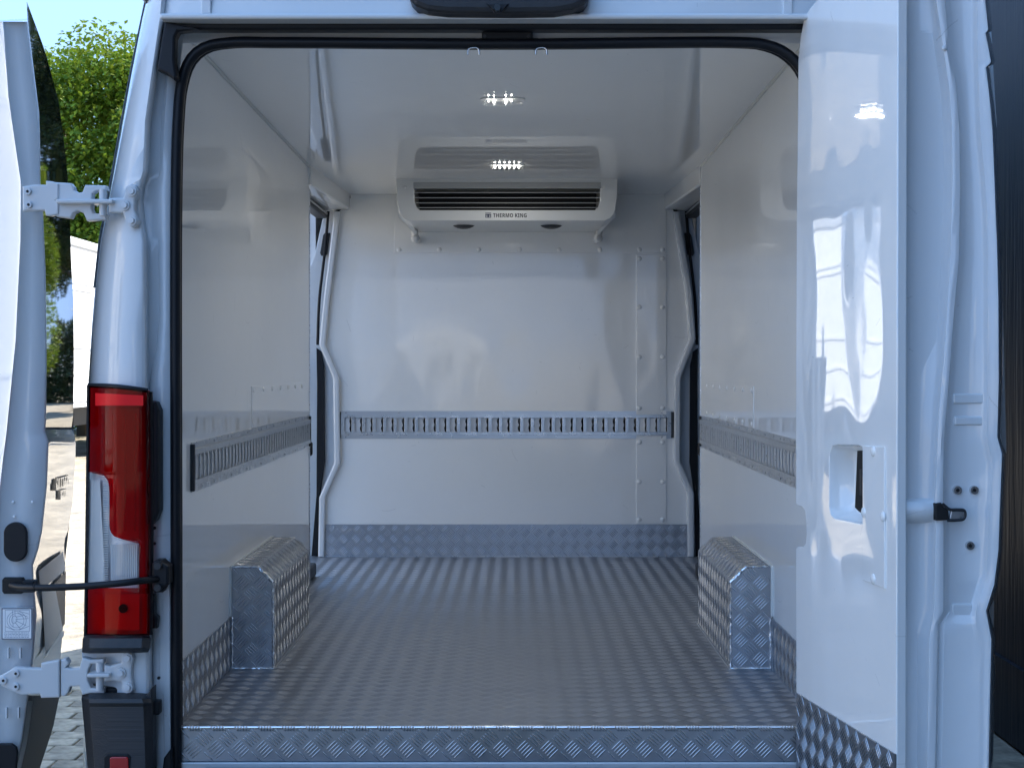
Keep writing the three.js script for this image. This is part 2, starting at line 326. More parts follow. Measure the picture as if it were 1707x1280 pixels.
// ceiling
{
  const rows = range(3.68, 6.98, 24).map((d) => range(-0.90, 0.82, 20).map((x) => V3(x, CEIL(d), -d)));
  const top = range(3.68, 6.98, 2).map((d) => range(-0.90, 0.82, 2).map((x) => V3(x, CEIL(d) + 0.03, -d)));
  add(van, 'ceiling_lining', merge([loft(rows), loft(top)]), M.gel);
}
for (const s of [-1, 1]) { const w = s < 0 ? WL : WR; add(van, 'corner_sealant', tube(range(3.70, 6.04, 12).map((d) => V3(w - s * 0.001 + rr(-0.0006, 0.0006), CEIL(d) - 0.001 + rr(-0.0006, 0.0006), -d)), 0.006, 60, 8), M.caulk); }
// lintels over the side door openings
for (const s of [-1, 1]) {
  const a = s < 0 ? -0.835 : 0.755, b = s < 0 ? -0.795 : 0.722, o = s < 0 ? -0.95 : 0.87, yb = EYE + 0.762;
  const lin = sub(van, 'lintel');
  const sec = (xi, d) => [V3(xi, CEIL(d) + 0.01, -d), V3(xi, yb + 0.006, -d), V3(xi + s * 0.006, yb, -d), V3(o, yb - 0.012, -d)];
  add(lin, 'cover', new ConvexGeometry([...sec(a - s * -0.02, 6.03), V3(o, CEIL(6.05), -6.03), ...sec(b, 6.935), V3(o, CEIL(6.9), -6.935)]), M.gel);
  add(lin, 'door_seal', box(o - s * 0.045, o + s * 0.01, yb - 0.045, yb - 0.012, -6.94, -6.08, 0.008), M.rubber);
  add(lin, 'metal_strip', box(o - s * 0.048, o - s * 0.038, yb - 0.028, yb - 0.02, -6.93, -6.08, 0.002), M.zinc);
}

// bulkhead: panel with its shaped edge, white edge moulding, cover strips, rivets, kick plate
const bulk = sub(van, 'bulkhead', 'glossy white bulkhead lining with riveted strips');
const DB = 6.94;
const edgeL = [[584, 330], [566, 352], [558, 420], [548, 500], [541, 575], [564, 630], [566, 772], [541, 829], [539, 929]];
const edgeR = [[1112, 330], [1123, 352], [1136, 433], [1145, 488], [1151, 565], [1126, 629], [1125, 770], [1148, 822], [1148, 929]];
add(bulk, 'panel', pxExtrude([[584, 300], ...edgeL, ...edgeR.slice().reverse(), [1112, 300]], DB, 0.02, 0), M.gelBulk);
for (const [e, k] of [[edgeL, -1], [edgeR, 1]]) {
  const e1 = e.slice(1), g = pxExtrude([...e1.map(([x, y]) => [x - k, y]), ...e1.slice().reverse().map(([x, y]) => [x + k * 9.5, y])], DB - 0.026, 0.045, 0.008);
  add(bulk, 'edge_moulding', g, M.paint);
}
const strip = (x0, x1, y0, y1, name) => add(bulk, name, pxBox(x0, x1, y0, y1, DB - 0.004, 0.006, 0.0015), M.gelBulk);
strip(1061, 1111, 424.5, 873, 'cover_strip');
strip(657, 1111, 290, 421.5, 'mounting_sheet');
const rivet = (x, y) => add(bulk, 'rivet', facing(dome(0.0115, 0.006), 'z').translate(...P(x, y, DB - 0.004)), M.gel);
for (const x of [665, 732, 798, 866, 932, 1000, 1066, 1105]) rivet(x, 416);
for (const y of [431, 512, 595, 680, 737, 803, 866]) for (const x of [1066, 1105]) rivet(x, y);
const bk = sub(van, 'kick_plate');
add(bk, 'plate', pxBox(541, 1148, 874, 928.5, DB - 0.004, 0.004), M.alu);
{ const a = P(541, 928, DB - 0.004), b = P(1148, 874, DB - 0.004); treadBars(bk, a, X, Y, b.x - a.x, b.y - a.y);
  for (const x of [556, 640, 722, 805, 888, 970, 1052, 1135]) for (const y of [879, 922]) add(bk, 'screw', facing(dome(0.004, 0.002), 'z').translate(...P(x, y, DB - 0.006)), M.steel); }
add(bulk, 'floor_strip', box(P(541, 0, DB).x, P(1148, 0, DB).x, FLOOR, FLOOR + 0.004, ZB, ZB + 0.012, 0.001), M.zinc);
{ const a = P(566, 0, DB), b = P(1121, 0, DB); loadTrack(a.x, b.x - a.x, 0); }

// what shows through the side door openings: door pillars with seals and buffers
for (const s of [-1, 1]) {
  const mx = (px) => s < 0 ? px : 2 * 845.5 - px;                // mirrored about the van's centre line at the bulkhead
  const pl = sub(van, 'side_door_pillar');
  add(pl, 'pillar', pxExtrude([[541, 348], [524, 425], [518, 440], [500, 475], [480, 940], [560, 940], [575, 780], [572, 600], [560, 345]].map(([x, y]) => [mx(x), y]), 7.03, 0.05, 0.004), M.paint);
  add(pl, 'rubber_seal', pxExtrude([[527, 580], [535, 586], [540, 610], [541, 770], [533, 826], [530, 934], [518, 934], [527, 826], [528, 640]].map(([x, y]) => [mx(x), y]), 7.005, 0.02, 0.003), M.rubber);
  add(pl, 'rubber_seal', tube([[547, 352], [541, 420], [532, 500], [529, 575]].map(([x, y]) => P(mx(x), y, 6.99)), 0.007, 20), M.rubber);
  add(pl, 'handle_pad', pxExtrude([[541, 388], [549, 388], [544, 424], [535, 426], [533, 422], [538, 392]].map(([x, y]) => [mx(x), y]), 6.99, 0.03, 0.004), M.plastic);
  add(pl, 'door_buffer', box(s < 0 ? -0.90 : 0.81, s < 0 ? -0.855 : 0.775, EYE - 0.375, EYE - 0.315, -6.10, -6.065, 0.01), M.rubber);
  add(pl, 'step_end', box(s < 0 ? -0.95 : 0.79, s < 0 ? -0.868 : 0.86, FLOOR + 0.002, FLOOR + 0.06, -6.3, -6.07, 0.01), M.rubber);
}

// rear frame: header, gutter lip, jambs, seals
const RD = 3.62;
add(van, 'header', loft([[-130, 3.90], [-95, 3.66], [-60, 3.60], [0, 3.575], [26, 3.57], [34, 3.66]].map(([y, d]) => [258, 300, 500, 853, 1200, 1400, 1470].map((x) => P(x, y, d + (x < 270 || x > 1440 ? 0.05 : 0)))), 0.6), M.paint);
for (const x of [335, 1306]) add(van, 'header_rib', pxBox(x, x + 16, -40, 23, 3.566, 0.02, 0.003), M.paint);
add(van, 'gutter_lip', pxBox(265, 1440, 21.5, 31, 3.548, 0.07, 0.006), M.paint);
add(van, 'header_seal', pxBox(272, 1440, 33, 48.5, 3.60, 0.05, 0.008), M.rubber);
add(van, 'header_jamb', loft([[46, 3.63], [52, 3.645], [58, 3.66], [64, 3.665], [72, 3.70]].map(([y, d]) => [285, 330, 500, 853, 1200, 1380].map((x) => P(x, y, d))), true), M.jamb);
add(van, 'door_striker', pxBox(803, 888, 52, 64.5, 3.635, 0.03, 0.004), M.black);
for (const x of [806, 879]) add(van, 'striker_screw', facing(cyl(0.004, 0.004, 0.004, 10), 'z').translate(...P(x + 2, 60, 3.634)), M.plastic);
{ // rubber seal all round the opening
  const l = [[293, 1330], [292.5, 900], [292.5, 336], [296, 200], [302, 140], [316, 100], [340, 79], [380, 71], [460, 70.5], [853, 73], [1230, 70.5], [1275, 74], [1310, 88], [1338, 118], [1352, 170], [1360, 336], [1362, 900], [1362, 1330]];
  const cr = new THREE.CatmullRomCurve3(l.map(([x, y]) => P(x, y, 3.645)), false, 'centripetal'), g = new THREE.TubeGeometry(cr, 260, 0.0135, 10);
  add(van, 'door_seal', g, M.rubber);
  const cr2 = new THREE.CatmullRomCurve3(l.map(([x, y]) => P(x + (x < 853 ? 6 : -6), y + (y < 300 ? 5 : 0), 3.665)), false, 'centripetal');
  add(van, 'seal_flange', new THREE.TubeGeometry(cr2, 260, 0.008, 8), M.rubber);
}
add(van, 'corner_gasket', pxExtrude([[273, 33], [300, 40], [330, 48], [296, 52], [291, 62], [290, 100], [294, 128], [289, 133], [278, 124], [262, 117], [261, 110]], 3.585, 0.04, 0.006), M.rubber);
for (const x of [780, 893]) add(van, 'seal_clip', tube([[x, 91], [x + 1, 82], [x + 5, 80], [x + 15, 80], [x + 18, 83], [x + 19, 91]].map(([a, b]) => P(a, b, 3.625)), 0.0022, 16, 6), M.steel);
// camera pod above the doors
const pod = sub(van, 'rear_camera_pod', 'black plastic rear camera housing above the doors');
add(pod, 'housing', pxExtrude([[676, -30], [683, -2], [692, 8], [712, 16], [745, 19.5], [853, 20.5], [925, 19.5], [955, 14], [975, 6], [982, -4], [988, -30]], 3.49, 0.09, 0.012), M.plastic);
add(pod, 'lens_mount', pxExtrude([[812, 6], [848, 6], [836, 20], [824, 20]], 3.482, 0.02, 0.003), M.rubber);
add(pod, 'lens', facing(cyl(0.008, 0.010, 0.012, 16), 'z').translate(...P(829, 13, 3.478)), M.glass);

// rear corner pillars with the door jamb
const silL = [[-130, 275], [-60, 253], [0, 243], [30, 236], [100, 222], [200, 203], [300, 185], [400, 166], [500, 155], [640, 147], [1060, 142], [1300, 140]];
const faceR = [[-130, 285], [28, 272], [117, 258.6], [201, 247], [285, 243.5], [312, 235], [336, 233], [376, 236.8], [403, 241], [640, 242], [1300, 250]];
const sealL = [[-130, 300], [60, 300], [134, 290.6], [235, 285.5], [430, 284], [1300, 288]];
const pillarRows = (mir) => {
  const ys = [-130, -60, 0, 30, 70, 117, 160, 201, 245, 285, 298, 312, 336, 360, 376, 390, 403, 430, 480, 540, 580, 600, 640, 760, 900, 1060, 1180, 1300];
  return ys.map((y) => {
    const a = lerpTab(silL, y), b = lerpTab(faceR, y), c = lerpTab(sealL, y), w = b - a, hin = y > 290 && y < 400 ? 0.012 * Math.sin((y - 290) / 110 * Math.PI) : 0;
    const step = y < 560 ? 0.66 : y < 640 ? 0.66 - 0.4 * (y - 560) / 80 : 0.3;
    const pts = [[a - 2, 5.9 * 0 + 3.98], [a, 3.80], [a + 0.06 * w, 3.70], [a + 0.2 * w, 3.635], [a + 0.5 * w, 3.60 + hin * 0.5], [b - 6, 3.585 + hin], [b - 1, 3.59 + hin], [b + 2, 3.605 + hin], [b + 5, 3.645], [b + (c - b) * (step - 0.14), 3.652], [b + (c - b) * step, 3.638], [c - 3, 3.642], [c + 6, 3.66]];
    return pts.map(([x, d]) => { const p = P(x, y, d); return mir ? V3(2 * CX - p.x, p.y, p.z) : p; });
  });
};
add(van, 'corner_pillar', loft(pillarRows(false), 1.1), M.paint);
add(van, 'corner_pillar', loft(pillarRows(true), 1.1), M.paint);
{ // pressed hollow in the jamb by the upper hinge
  add(van, 'jamb_pressing', pxExtrude([[262, 950], [282, 930], [284, 1280], [272, 1276], [270, 1160], [264, 1150], [262, 1060]], 3.638, 0.02, 0.004), M.paint);
  for (const [x, y] of [[257, 880], [257, 906], [264, 1130]]) add(van, 'jamb_hole', facing(cyl(0.004, 0.004, 0.004, 12), 'z').translate(...P(x, y, 3.60)), M.rubber);
}

// tail lamp
const lamp = sub(van, 'tail_lamp', 'tall red and clear tail lamp on the rear corner');
const LD = (x) => { const t = Math.max(0, (205 - x) / 60); return 3.545 + 0.10 * t * t + Math.max(0, x - 240) * 0.0016; };
const lampL = [[640, 148], [720, 147], [900, 144], [1060, 143]], lampR = [[650, 249], [1060, 248]];
function region(y0, y1, xl, xr, off, cols = 14, rowsN = 24, top = 0) {
  return loft(range(0, 1, rowsN).map((t) => { const y = y0 + (y1 - y0) * t, a = xl(y), b = xr(y); return range(0, 1, cols).map((u) => { const x = a + (b - a) * u; return P(x, y + top * (1 - t) * u, LD(x) + off); }); }));
}
const T = (tab) => (y) => lerpTab(tab, y);
add(lamp, 'housing', region(642, 1059, T(lampL), T(lampR), 0.055, 14, 20, 8), M.unit);
add(lamp, 'rim', merge([
  tube([[148, 642], [200, 645], [246, 651]].map(([x, y]) => P(x, y, LD(x) + 0.01)), 0.006, 20), tube([[249, 653], [251, 850], [249, 1058]].map(([x, y]) => P(x, y, LD(x) + 0.02)), 0.007, 20),
  tube([[143, 1060], [200, 1061], [248, 1060]].map(([x, y]) => P(x, y, LD(x) + 0.01)), 0.006, 20), tube([[147, 642], [145.5, 800], [142, 1060]].map(([x, y]) => P(x, y, LD(x) + 0.012)), 0.005, 20)]), M.rubber);
const seam = [[787, 150], [790, 168], [796, 176], [806, 180.5], [820, 181.5], [880, 181.5], [892, 186], [898, 196], [902, 215], [906, 231]];
add(lamp, 'red_lens', merge([region(643, 660, T(lampL), T(lampR), 0, 14, 2, 8), region(660, 787, T(lampL), T(lampR), 0, 14, 10), region(787, 906, T(seam), T(lampR), 0, 14, 20), region(906, 990, () => 231, T(lampR), 0, 4, 6)]), M.redDeep);
add(lamp, 'clear_lens', merge([region(788, 906, T(lampL), T(seam), 0.0005, 12, 20), region(906, 972, T(lampL), () => 231, 0.0005, 12, 6), region(972, 988, (y) => 144 + (y - 972) * 5, () => 231, 0.0005, 10, 4)]), M.clear);
add(lamp, 'lower_red_lens', region(980, 1058, T(lampL), T(lampR), 0.001, 14, 8), M.red, 'square lower red lens');
{ // inside: light bar, ribbed reflector, bulbs
  add(lamp, 'light_bar', region(655, 676, () => 158, () => 238, -0.0015, 10, 3, 4), M.redBar, 'bright red bar at the top of the lamp');
  add(lamp, 'inner_bezel', region(680, 898, T([[680, 158], [780, 158], [800, 186], [898, 194]]), () => 232, 0.04, 8, 10), M.unit);
  for (const [x, w] of [[168, 3], [188, 5], [206, 3], [222, 4]]) add(lamp, 'light_guide', pxBox(x, x + w, 690, x < 182 ? 780 : 886, LD(x) + 0.022, 0.006, 0.002), M.clear);
  add(lamp, 'inner_shade', region(800, 970, () => 148, (y) => 166 + (y - 800) * 0.05, 0.03, 6, 8), M.unit);
  for (let i = 0; i < 44; i++) add(lamp, 'reflector_rib', pxBox(171, 179.5, 800 + i * 3.9, 802 + i * 3.9, LD(175) + 0.028, 0.003), M.unit);
  add(lamp, 'seam_edge', tube(seam.map(([y, x]) => P(x, y, LD(x) - 0.001)).concat([P(231, 940, LD(231) - 0.001), P(231, 986, LD(231) - 0.001)]), 0.0026, 60, 8), M.clear);
  add(lamp, 'bulb', facing(cyl(0.011, 0.011, 0.01, 16), 'z').translate(...P(205, 1014, 3.575)), M.rubber);
  add(lamp, 'inner_reflector', region(990, 1050, () => 152, () => 232, 0.03, 8, 6), M.unit);
  for (let i = 0; i < 14; i++) add(lamp, 'lens_flute', pxBox(184 + i * 3.2, 186.2 + i * 3.2, 908, 980, LD(200) + 0.03, 0.003), M.unit);
}
add(lamp, 'side_gasket', pxExtrude([[250, 668], [258, 670], [264, 684], [264, 852], [258, 868], [250, 876]], 3.585, 0.05, 0.008), M.rubber);
add(lamp, 'fixing_tab', pxExtrude([[248, 992], [256, 992], [256, 1024], [262, 1030], [260, 1048], [248, 1048]], 3.60, 0.03, 0.004), M.rubber);

// bumper corner
const bump = sub(van, 'bumper_corner', 'dark grey plastic bumper corner under the tail lamp');
const bRow = (y, l, r, d) => [P(l, y, d + 0.25), P(l, y, d + 0.07), P(l + 12, y, d + 0.015), P(l + 40, y, d), P(r - 14, y, d), P(r, y, d + 0.03), P(r + 2, y, d + 0.12)];
add(bump, 'upper_cap', loft([bRow(1058, 146, 246, 3.60), bRow(1060, 140, 249, 3.56), bRow(1064, 137, 250, 3.54), bRow(1080, 136, 249, 3.53), bRow(1087, 136, 246, 3.545), bRow(1089, 138, 240, 3.62)], 0.6), M.plastic);
add(bump, 'hinge_recess', pxBox(136, 236, 1086, 1160, 3.645, 0.05), M.jamb);
add(bump, 'recess_edge', pxBox(137, 205, 1146, 1162, 3.60, 0.06, 0.006), M.rubber);
add(bump, 'lower_body', loft([bRow(1153, 140, 240, 3.63), bRow(1156, 136, 246, 3.56), bRow(1165, 135, 250, 3.53), bRow(1172, 136, 252, 3.526), bRow(1178, 136, 252, 3.532), bRow(1220, 140, 254, 3.528), bRow(1300, 147, 256, 3.52), bRow(1400, 155, 258, 3.515), bRow(1500, 160, 258, 3.53)], 0.5), M.plastic);
add(bump, 'inner_flange', pxExtrude([[238, 1165], [252, 1147], [253, 1300], [240, 1300]], 3.56, 0.05, 0.005), M.plastic);
add(bump, 'clip', pxBox(248, 265, 1169, 1192, 3.585, 0.03, 0.004), M.rubber);
add(bump, 'reflector_frame', pxExtrude([[172, 1262], [178, 1257], [212, 1257], [217, 1262], [217, 1330], [172, 1330]], 3.521, 0.01, 0.003), M.rubber);
add(bump, 'rear_reflector', pxExtrude([[182, 1264], [186, 1262], [210, 1262], [213, 1265], [213, 1330], [182, 1330]], 3.517, 0.01, 0.002), M.reflector);
add(bump, 'rubber_foot', pxExtrude([[270, 1282], [272, 1264], [284, 1248], [286, 1300], [270, 1300]], 3.60, 0.03, 0.004), M.rubber);
add(van, 'rear_bumper', box(-0.80, 0.95, 0.28, 0.45, -3.66, -3.50, 0.02), M.plastic);

// body shell outside: roof, sides, cab, wheels
{
  const L = -1.09, R = 1.006, sidePan = (s, z0, z1, y0, y1) => { const x = s < 0 ? L : R; return box(x, x - s * 0.03, y0, y1, z1, z0); };
  add(van, 'roof', loft([-0.95, -0.90, -0.80, -0.5, CX, 0.4, 0.71, 0.81, 0.86].map((x, i) => { const h = [2.40, 2.50, 2.55, 2.58, 2.585, 2.58, 2.55, 2.50, 2.40][i]; return [3.66, 5, 7, 8.1, 8.5].map((d) => V3(x, h, -d)); }), 0.6), M.paint);
  for (const s of [-1, 1]) {
    const x = s < 0 ? L : R;
    add(van, 'side_panel', merge([sidePan(s, -3.80, -6.02, 0.35, 1.66), sidePan(s, -6.98, -8.9, 0.35, 1.5)]), M.paint);
    const prof = (ys, ds) => loft(ys.map((y) => ds.map((d) => { const p = P(lerpTab(silL, y) + 1, y, 3.82); return V3(s < 0 ? p.x : 2 * CX - p.x, p.y, -d); })));
    add(van, 'upper_side', prof([-130, -60, 0, 100, 200, 300, 400, 480], [3.80, 5, 6.02]), M.paint);
    add(van, 'side_rail', merge([prof([-130, -60, 0, 60, 105], [6.02, 7, 8.5]), box(s < 0 ? -0.99 : 0.86, s < 0 ? -0.95 : 0.91, 2.21, 2.36, -6.98, -6.02)]), M.paint);
    add(van, 'front_pillar_panel', box(x - s * 0.06, x - s * 0.11, 1.5, 2.28, -7.4, -7.08), M.paint);
    add(van, 'rocker', box(x, x - s * 0.12, 0.30, 0.545, -8.9, -3.8), M.paint);
  }
  add(van, 'cab_bulkhead', box(L + 0.15, R - 0.15, 0.5, 2.45, -7.14, -7.10), M.plastic);
  add(van, 'windscreen', loft([[-1.0, 0.92]].flatMap(([a, b]) => [[2.48, 8.45], [1.9, 8.85], [1.3, 9.15]].map(([y, d]) => [V3(a, y, -d), V3(CX, y, -d - 0.1), V3(b, y, -d)]))), M.glass);
  add(van, 'bonnet', box(-1.0, 0.92, 0.35, 1.28, -9.6, -8.9, 0.15), M.paint);
  add(van, 'underbody', box(-0.95, 0.87, 0.25, 0.44, -9.3, -3.70), M.rubber);
  for (const x of [-0.96, 0.88]) for (const z of [-4.75, -8.75]) add(van, 'wheel', facing(cyl(0.34, 0.34, 0.24, 28), 'x').translate(x, 0.34, z), M.tyre);
}

// ------------------------------------------------------------------ left rear door, swung right round against the side
const ldoor = sub(van, 'rear_door', 'left rear door folded back, hinges and check strap showing');
const fold = [[36, 4], [161, 13], [235, 23.5], [302, 33.6], [400, 33], [568, 25], [719, 10], [796, 0], [900, -8], [1300, -20]];
const near = [[3, 43.5], [36, 45], [188, 64], [235, 65.5], [302, 66], [353, 70.5], [450, 74.6], [601, 76.6], [702, 75.6], [719, 74], [736, 80], [811, 77], [885, 69], [916, 62.5], [942, 54], [967, 55], [1025, 60], [1098, 54], [1159, 47], [1233, 37], [1300, 22]];
const far = [[3, 44], [84, 74], [168, 97], [262, 109], [302, 112.5], [370, 116], [430, 117.6], [501, 121.6], [601, 122.6], [712, 121], [736, 125.3], [760, 125], [838, 120], [885, 112.5], [901, 106], [917, 106], [947, 109], [984, 108], [1051, 104], [1085, 101], [1159, 92], [1213, 81], [1300, 52]];
const dOut = (x, y) => 3.65 + 0.0159 * Math.max(0, x - lerpTab(near, y));
{
  const ys = [36, 40, 80, 120, 161, 188, 235, 270, 302, 353, 400, 450, 520, 568, 601, 660, 702, 719, 728, 736, 770, 811, 850, 885, 916, 942, 967, 1000, 1025, 1060, 1098, 1159, 1200, 1233, 1300];
  add(ldoor, 'hinge_edge', loft(ys.map((y) => { const f = lerpTab(fold, y), n = lerpTab(near, y); return [P(f - 70, y, 3.74), P(f - 30, y, 3.66), P(f - 6, y, 3.625), P(f, y, 3.605), P(f + 4, y, 3.612), P(f + (n - f) * 0.5, y, 3.622), P(n - 4, y, 3.628), P(n - 1, y, 3.634), P(n + 0.5, y, 3.65)]; }), 1.2), M.paint);
  add(ldoor, 'edge_cap', loft([[36, 3.605], [33, 3.64], [36, 3.75]].map(([y, d]) => [P(-66, y, d + 0.1), P(4, y, d), P(25, y - 1, d), P(45, y - 2, d + 0.02)]), 1.2), M.paint);
  const skin = (y0, y1, n, lo = 0, hi = 1, off = 0) => loft(range(0, 1, n).map((t) => { const y = y0 + (y1 - y0) * t, a = lerpTab(near, y), b = lerpTab(far, y); return range(lo, hi, 10).map((u) => { const x = a + (b - a) * u; const p = P(x, y, dOut(x, y)); p.x += off; return p; }); }));
  add(ldoor, 'window', skin(3, 712, 40), M.glass, 'dark tinted rear window seen edge on');
  add(ldoor, 'outer_skin', skin(716, 1168, 40), M.paint);
  add(ldoor, 'lower_cladding', merge([skin(1160, 1320, 10, 0, 1, 0.012)]), M.plastic);
  add(ldoor, 'inner_lining', loft(range(36, 1320, 6).map((y) => [P(lerpTab(fold, y) - 70, y, 3.74), P(lerpTab(far, y) - 75, y, 4.42)])), M.gel);
  add(ldoor, 'free_edge', loft(range(36, 1320, 10).map((y) => { const x = lerpTab(far, y); return [P(x, y, dOut(x, y)), P(x - 20, y, 4.47), P(x - 75, y, 4.42)]; })), M.paint);
  // number plate hollow as flat sheets, its dark faces put into the colours
  const q = (x, y, o) => { const p = P(x, y, dOut(x, y)); p.x += o; return p; };
  const plate = (name, pts, o, m) => add(ldoor, name, loft([[q(...pts[0], o), q(...pts[1], o)], [q(...pts[3], o), q(...pts[2], o)]]), m);
  plate('plate_hollow_top', [[61, 952], [102, 919], [106, 950], [64, 985]], 0.004, M.truckGrey);
  plate('plate_hollow_side', [[84, 975], [106, 952], [104, 1040], [97, 1050]], 0.006, M.plastic);
  plate('number_plate', [[64, 986], [86, 976], [99, 1046], [70, 1092]], 0.008, M.caulk);
  plate('plate_rim', [[70, 1094], [101, 1050], [100, 1060], [64, 1098]], 0.010, M.paint);
  // black lettering on the skin, too oblique to read: two rows of upright strokes
  const stroke = (x0, x1, y0, y1, y2, y3) => { const a = q(x0, y0, 0.003), b = q(x1, y1, 0.003), c = q(x1, y3, 0.003), d = q(x0, y2, 0.003); return loft([[a, b], [d, c]]); };
  const marks = [[86.5, 92, 799, 797, 806, 805], [84.5, 91, 806, 805, 818, 818], [92.5, 94, 802, 801, 808, 808], [97, 98.5, 797, 796, 813, 812], [100.5, 103, 799, 798, 811, 810], [105, 105.8, 798, 797, 808, 807], [107.5, 109.5, 796, 795, 802, 801], [111, 111.8, 799, 799, 807, 806], [93, 111, 796, 791, 798, 793]];
  const marks2 = [[93.5, 98.5, 818, 817, 833, 833], [98.5, 108, 816, 814, 817.5, 815], [101, 101.8, 821, 820, 826, 826], [104, 104.8, 819, 819, 828, 828], [106.5, 107.2, 818, 818, 826, 825]];
  add(ldoor, 'lettering', merge(marks.map((m) => stroke(...m))), M.print); add(ldoor, 'lettering', merge(marks2.map((m) => stroke(...m))), M.print);
  // dark openings, strap, sticker
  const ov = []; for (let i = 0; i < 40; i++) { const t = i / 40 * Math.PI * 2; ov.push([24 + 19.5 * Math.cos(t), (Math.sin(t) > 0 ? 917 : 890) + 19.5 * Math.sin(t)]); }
  add(ldoor, 'dark_oval_hole', pxExtrude(ov, 3.606, 0.012, 0.003), M.rubber);  // black plate; the dark inside of an oval hole is its colour
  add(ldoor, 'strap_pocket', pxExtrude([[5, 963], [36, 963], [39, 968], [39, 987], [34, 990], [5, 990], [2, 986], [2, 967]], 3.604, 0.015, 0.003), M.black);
  add(ldoor, 'strap_mount', pxBox(36, 56, 968, 988, 3.59, 0.03, 0.004), M.rubber);
  add(ldoor, 'dark_corner_pocket', pxExtrude([[-10, 1240], [18, 1240], [26, 1246], [28, 1256], [24, 1300], [-10, 1300]], 3.60, 0.012, 0.003), M.rubber);  // bottom corner pocket, its shade put into the colour of a black plate
  for (const [x, y] of [[21, 837], [53, 837], [23, 861]]) add(ldoor, 'spot_weld', facing(dome(0.004, 0.0015), 'z').translate(...P(x, y, 3.616)), M.paint);
  for (const [x, y] of [[11, 1080], [31, 1080], [8, 1180], [28, 1180]]) add(ldoor, 'pressed_rib', pxBox(x, x + 3, y, y + 18, 3.606, 0.01, 0.002), M.paint);
  // warning sticker: a wheel drawing over lines of small print
  const cv = document.createElement('canvas'); cv.width = 212; cv.height = 212; const c = cv.getContext('2d');
  c.fillStyle = '#e8eaec'; c.fillRect(0, 0, 212, 212); c.strokeStyle = '#22304a'; c.lineWidth = 6; c.strokeRect(4, 4, 204, 204);
  c.lineWidth = 2; c.strokeStyle = '#56627c'; c.strokeRect(26, 14, 166, 142);
  c.beginPath(); c.ellipse(104, 84, 66, 62, 0, 0, 7); c.stroke(); c.beginPath(); c.ellipse(104, 84, 50, 48, 0, 0, 7); c.stroke(); c.beginPath(); c.ellipse(88, 78, 18, 26, 0.2, 0, 7); c.stroke();
  for (const [a, b, d, e] of [[76, 16, 80, 130], [92, 16, 94, 60], [96, 76, 186, 70], [96, 84, 170, 118], [90, 92, 130, 140], [28, 124, 90, 150], [120, 148, 190, 122], [120, 20, 190, 40], [110, 30, 180, 60], [100, 60, 150, 50]]) { c.beginPath(); c.moveTo(a, b); c.lineTo(d, e); c.stroke(); }
  c.fillStyle = '#7c879c'; for (let i = 0; i < 4; i++) for (let x = 20; x < 186;) { const w = 6 + ((x * 7 + i * 13) % 17); c.fillRect(x, 164 + i * 10, Math.min(w, 192 - x), 4); x += w + 4; }
  const st = new THREE.CanvasTexture(cv); st.colorSpace = THREE.SRGBColorSpace;
  const a = P(1.5, 1013.5, 3.6005), b = P(53, 1066, 3.6005), pg = new THREE.PlaneGeometry(b.x - a.x, a.y - b.y).translate((a.x + b.x) / 2, (a.y + b.y) / 2, a.z);
  const sm = new THREE.Mesh(pg, new THREE.MeshStandardMaterial({ map: st, roughness: 0.4 })); sm.name = 'warning_sticker'; sm.receiveShadow = true; ldoor.add(sm);
  add(ldoor, 'sticker_backing', pxExtrude([[1.5, 1013.5], [53, 1013.5], [53, 1066], [1.5, 1066]], 3.602, 0.02, 0), M.paint);
}
// hinges and check strap
function hinge(door, arm, bracket, pin, bar, dBolts, pBolts) {
  const h = sub(van, 'door_hinge', 'painted two-knuckle rear door hinge');
  const D = 3.575;
  add(h, 'hinge_leaf', pxExtrude(door, D, 0.02, 0.004), M.hinge);
  add(h, 'hinge_arm', pxExtrude(arm, D + 0.004, 0.028, 0.004), M.hinge);
  add(h, 'pillar_bracket', pxExtrude(bracket, D - 0.002, 0.03, 0.005), M.hinge);
  add(h, 'bracket_rib', pxBox(bar[0], bar[1], bar[2], bar[3], D - 0.02, 0.05, 0.004), M.hinge);
  const [x0, x1, y0, y1] = pin, a = P((x0 + x1) / 2, y0, D + 0.006), b = P((x0 + x1) / 2, y1, D + 0.006);
  add(h, 'hinge_pin', cyl(0.0095, 0.0095, a.y - b.y, 18).translate(a.x, (a.y + b.y) / 2, a.z), M.hinge);
  for (const [x, y] of dBolts) { add(h, 'bolt', facing(cyl(0.0085, 0.0095, 0.008, 16), 'z').translate(...P(x, y, D - 0.003)), M.bolt); add(h, 'bolt_socket', facing(cyl(0.0035, 0.0035, 0.004, 6), 'z').translate(...P(x, y, D - 0.0065)), M.black); }
  for (const [x, y] of pBolts) { add(h, 'washer', facing(cyl(0.0135, 0.0140, 0.006, 20), 'z').translate(...P(x, y, D - 0.004)), M.hinge); add(h, 'bolt', facing(cyl(0.008, 0.009, 0.012, 6), 'z').translate(...P(x, y, D - 0.008)), M.bolt); }
}
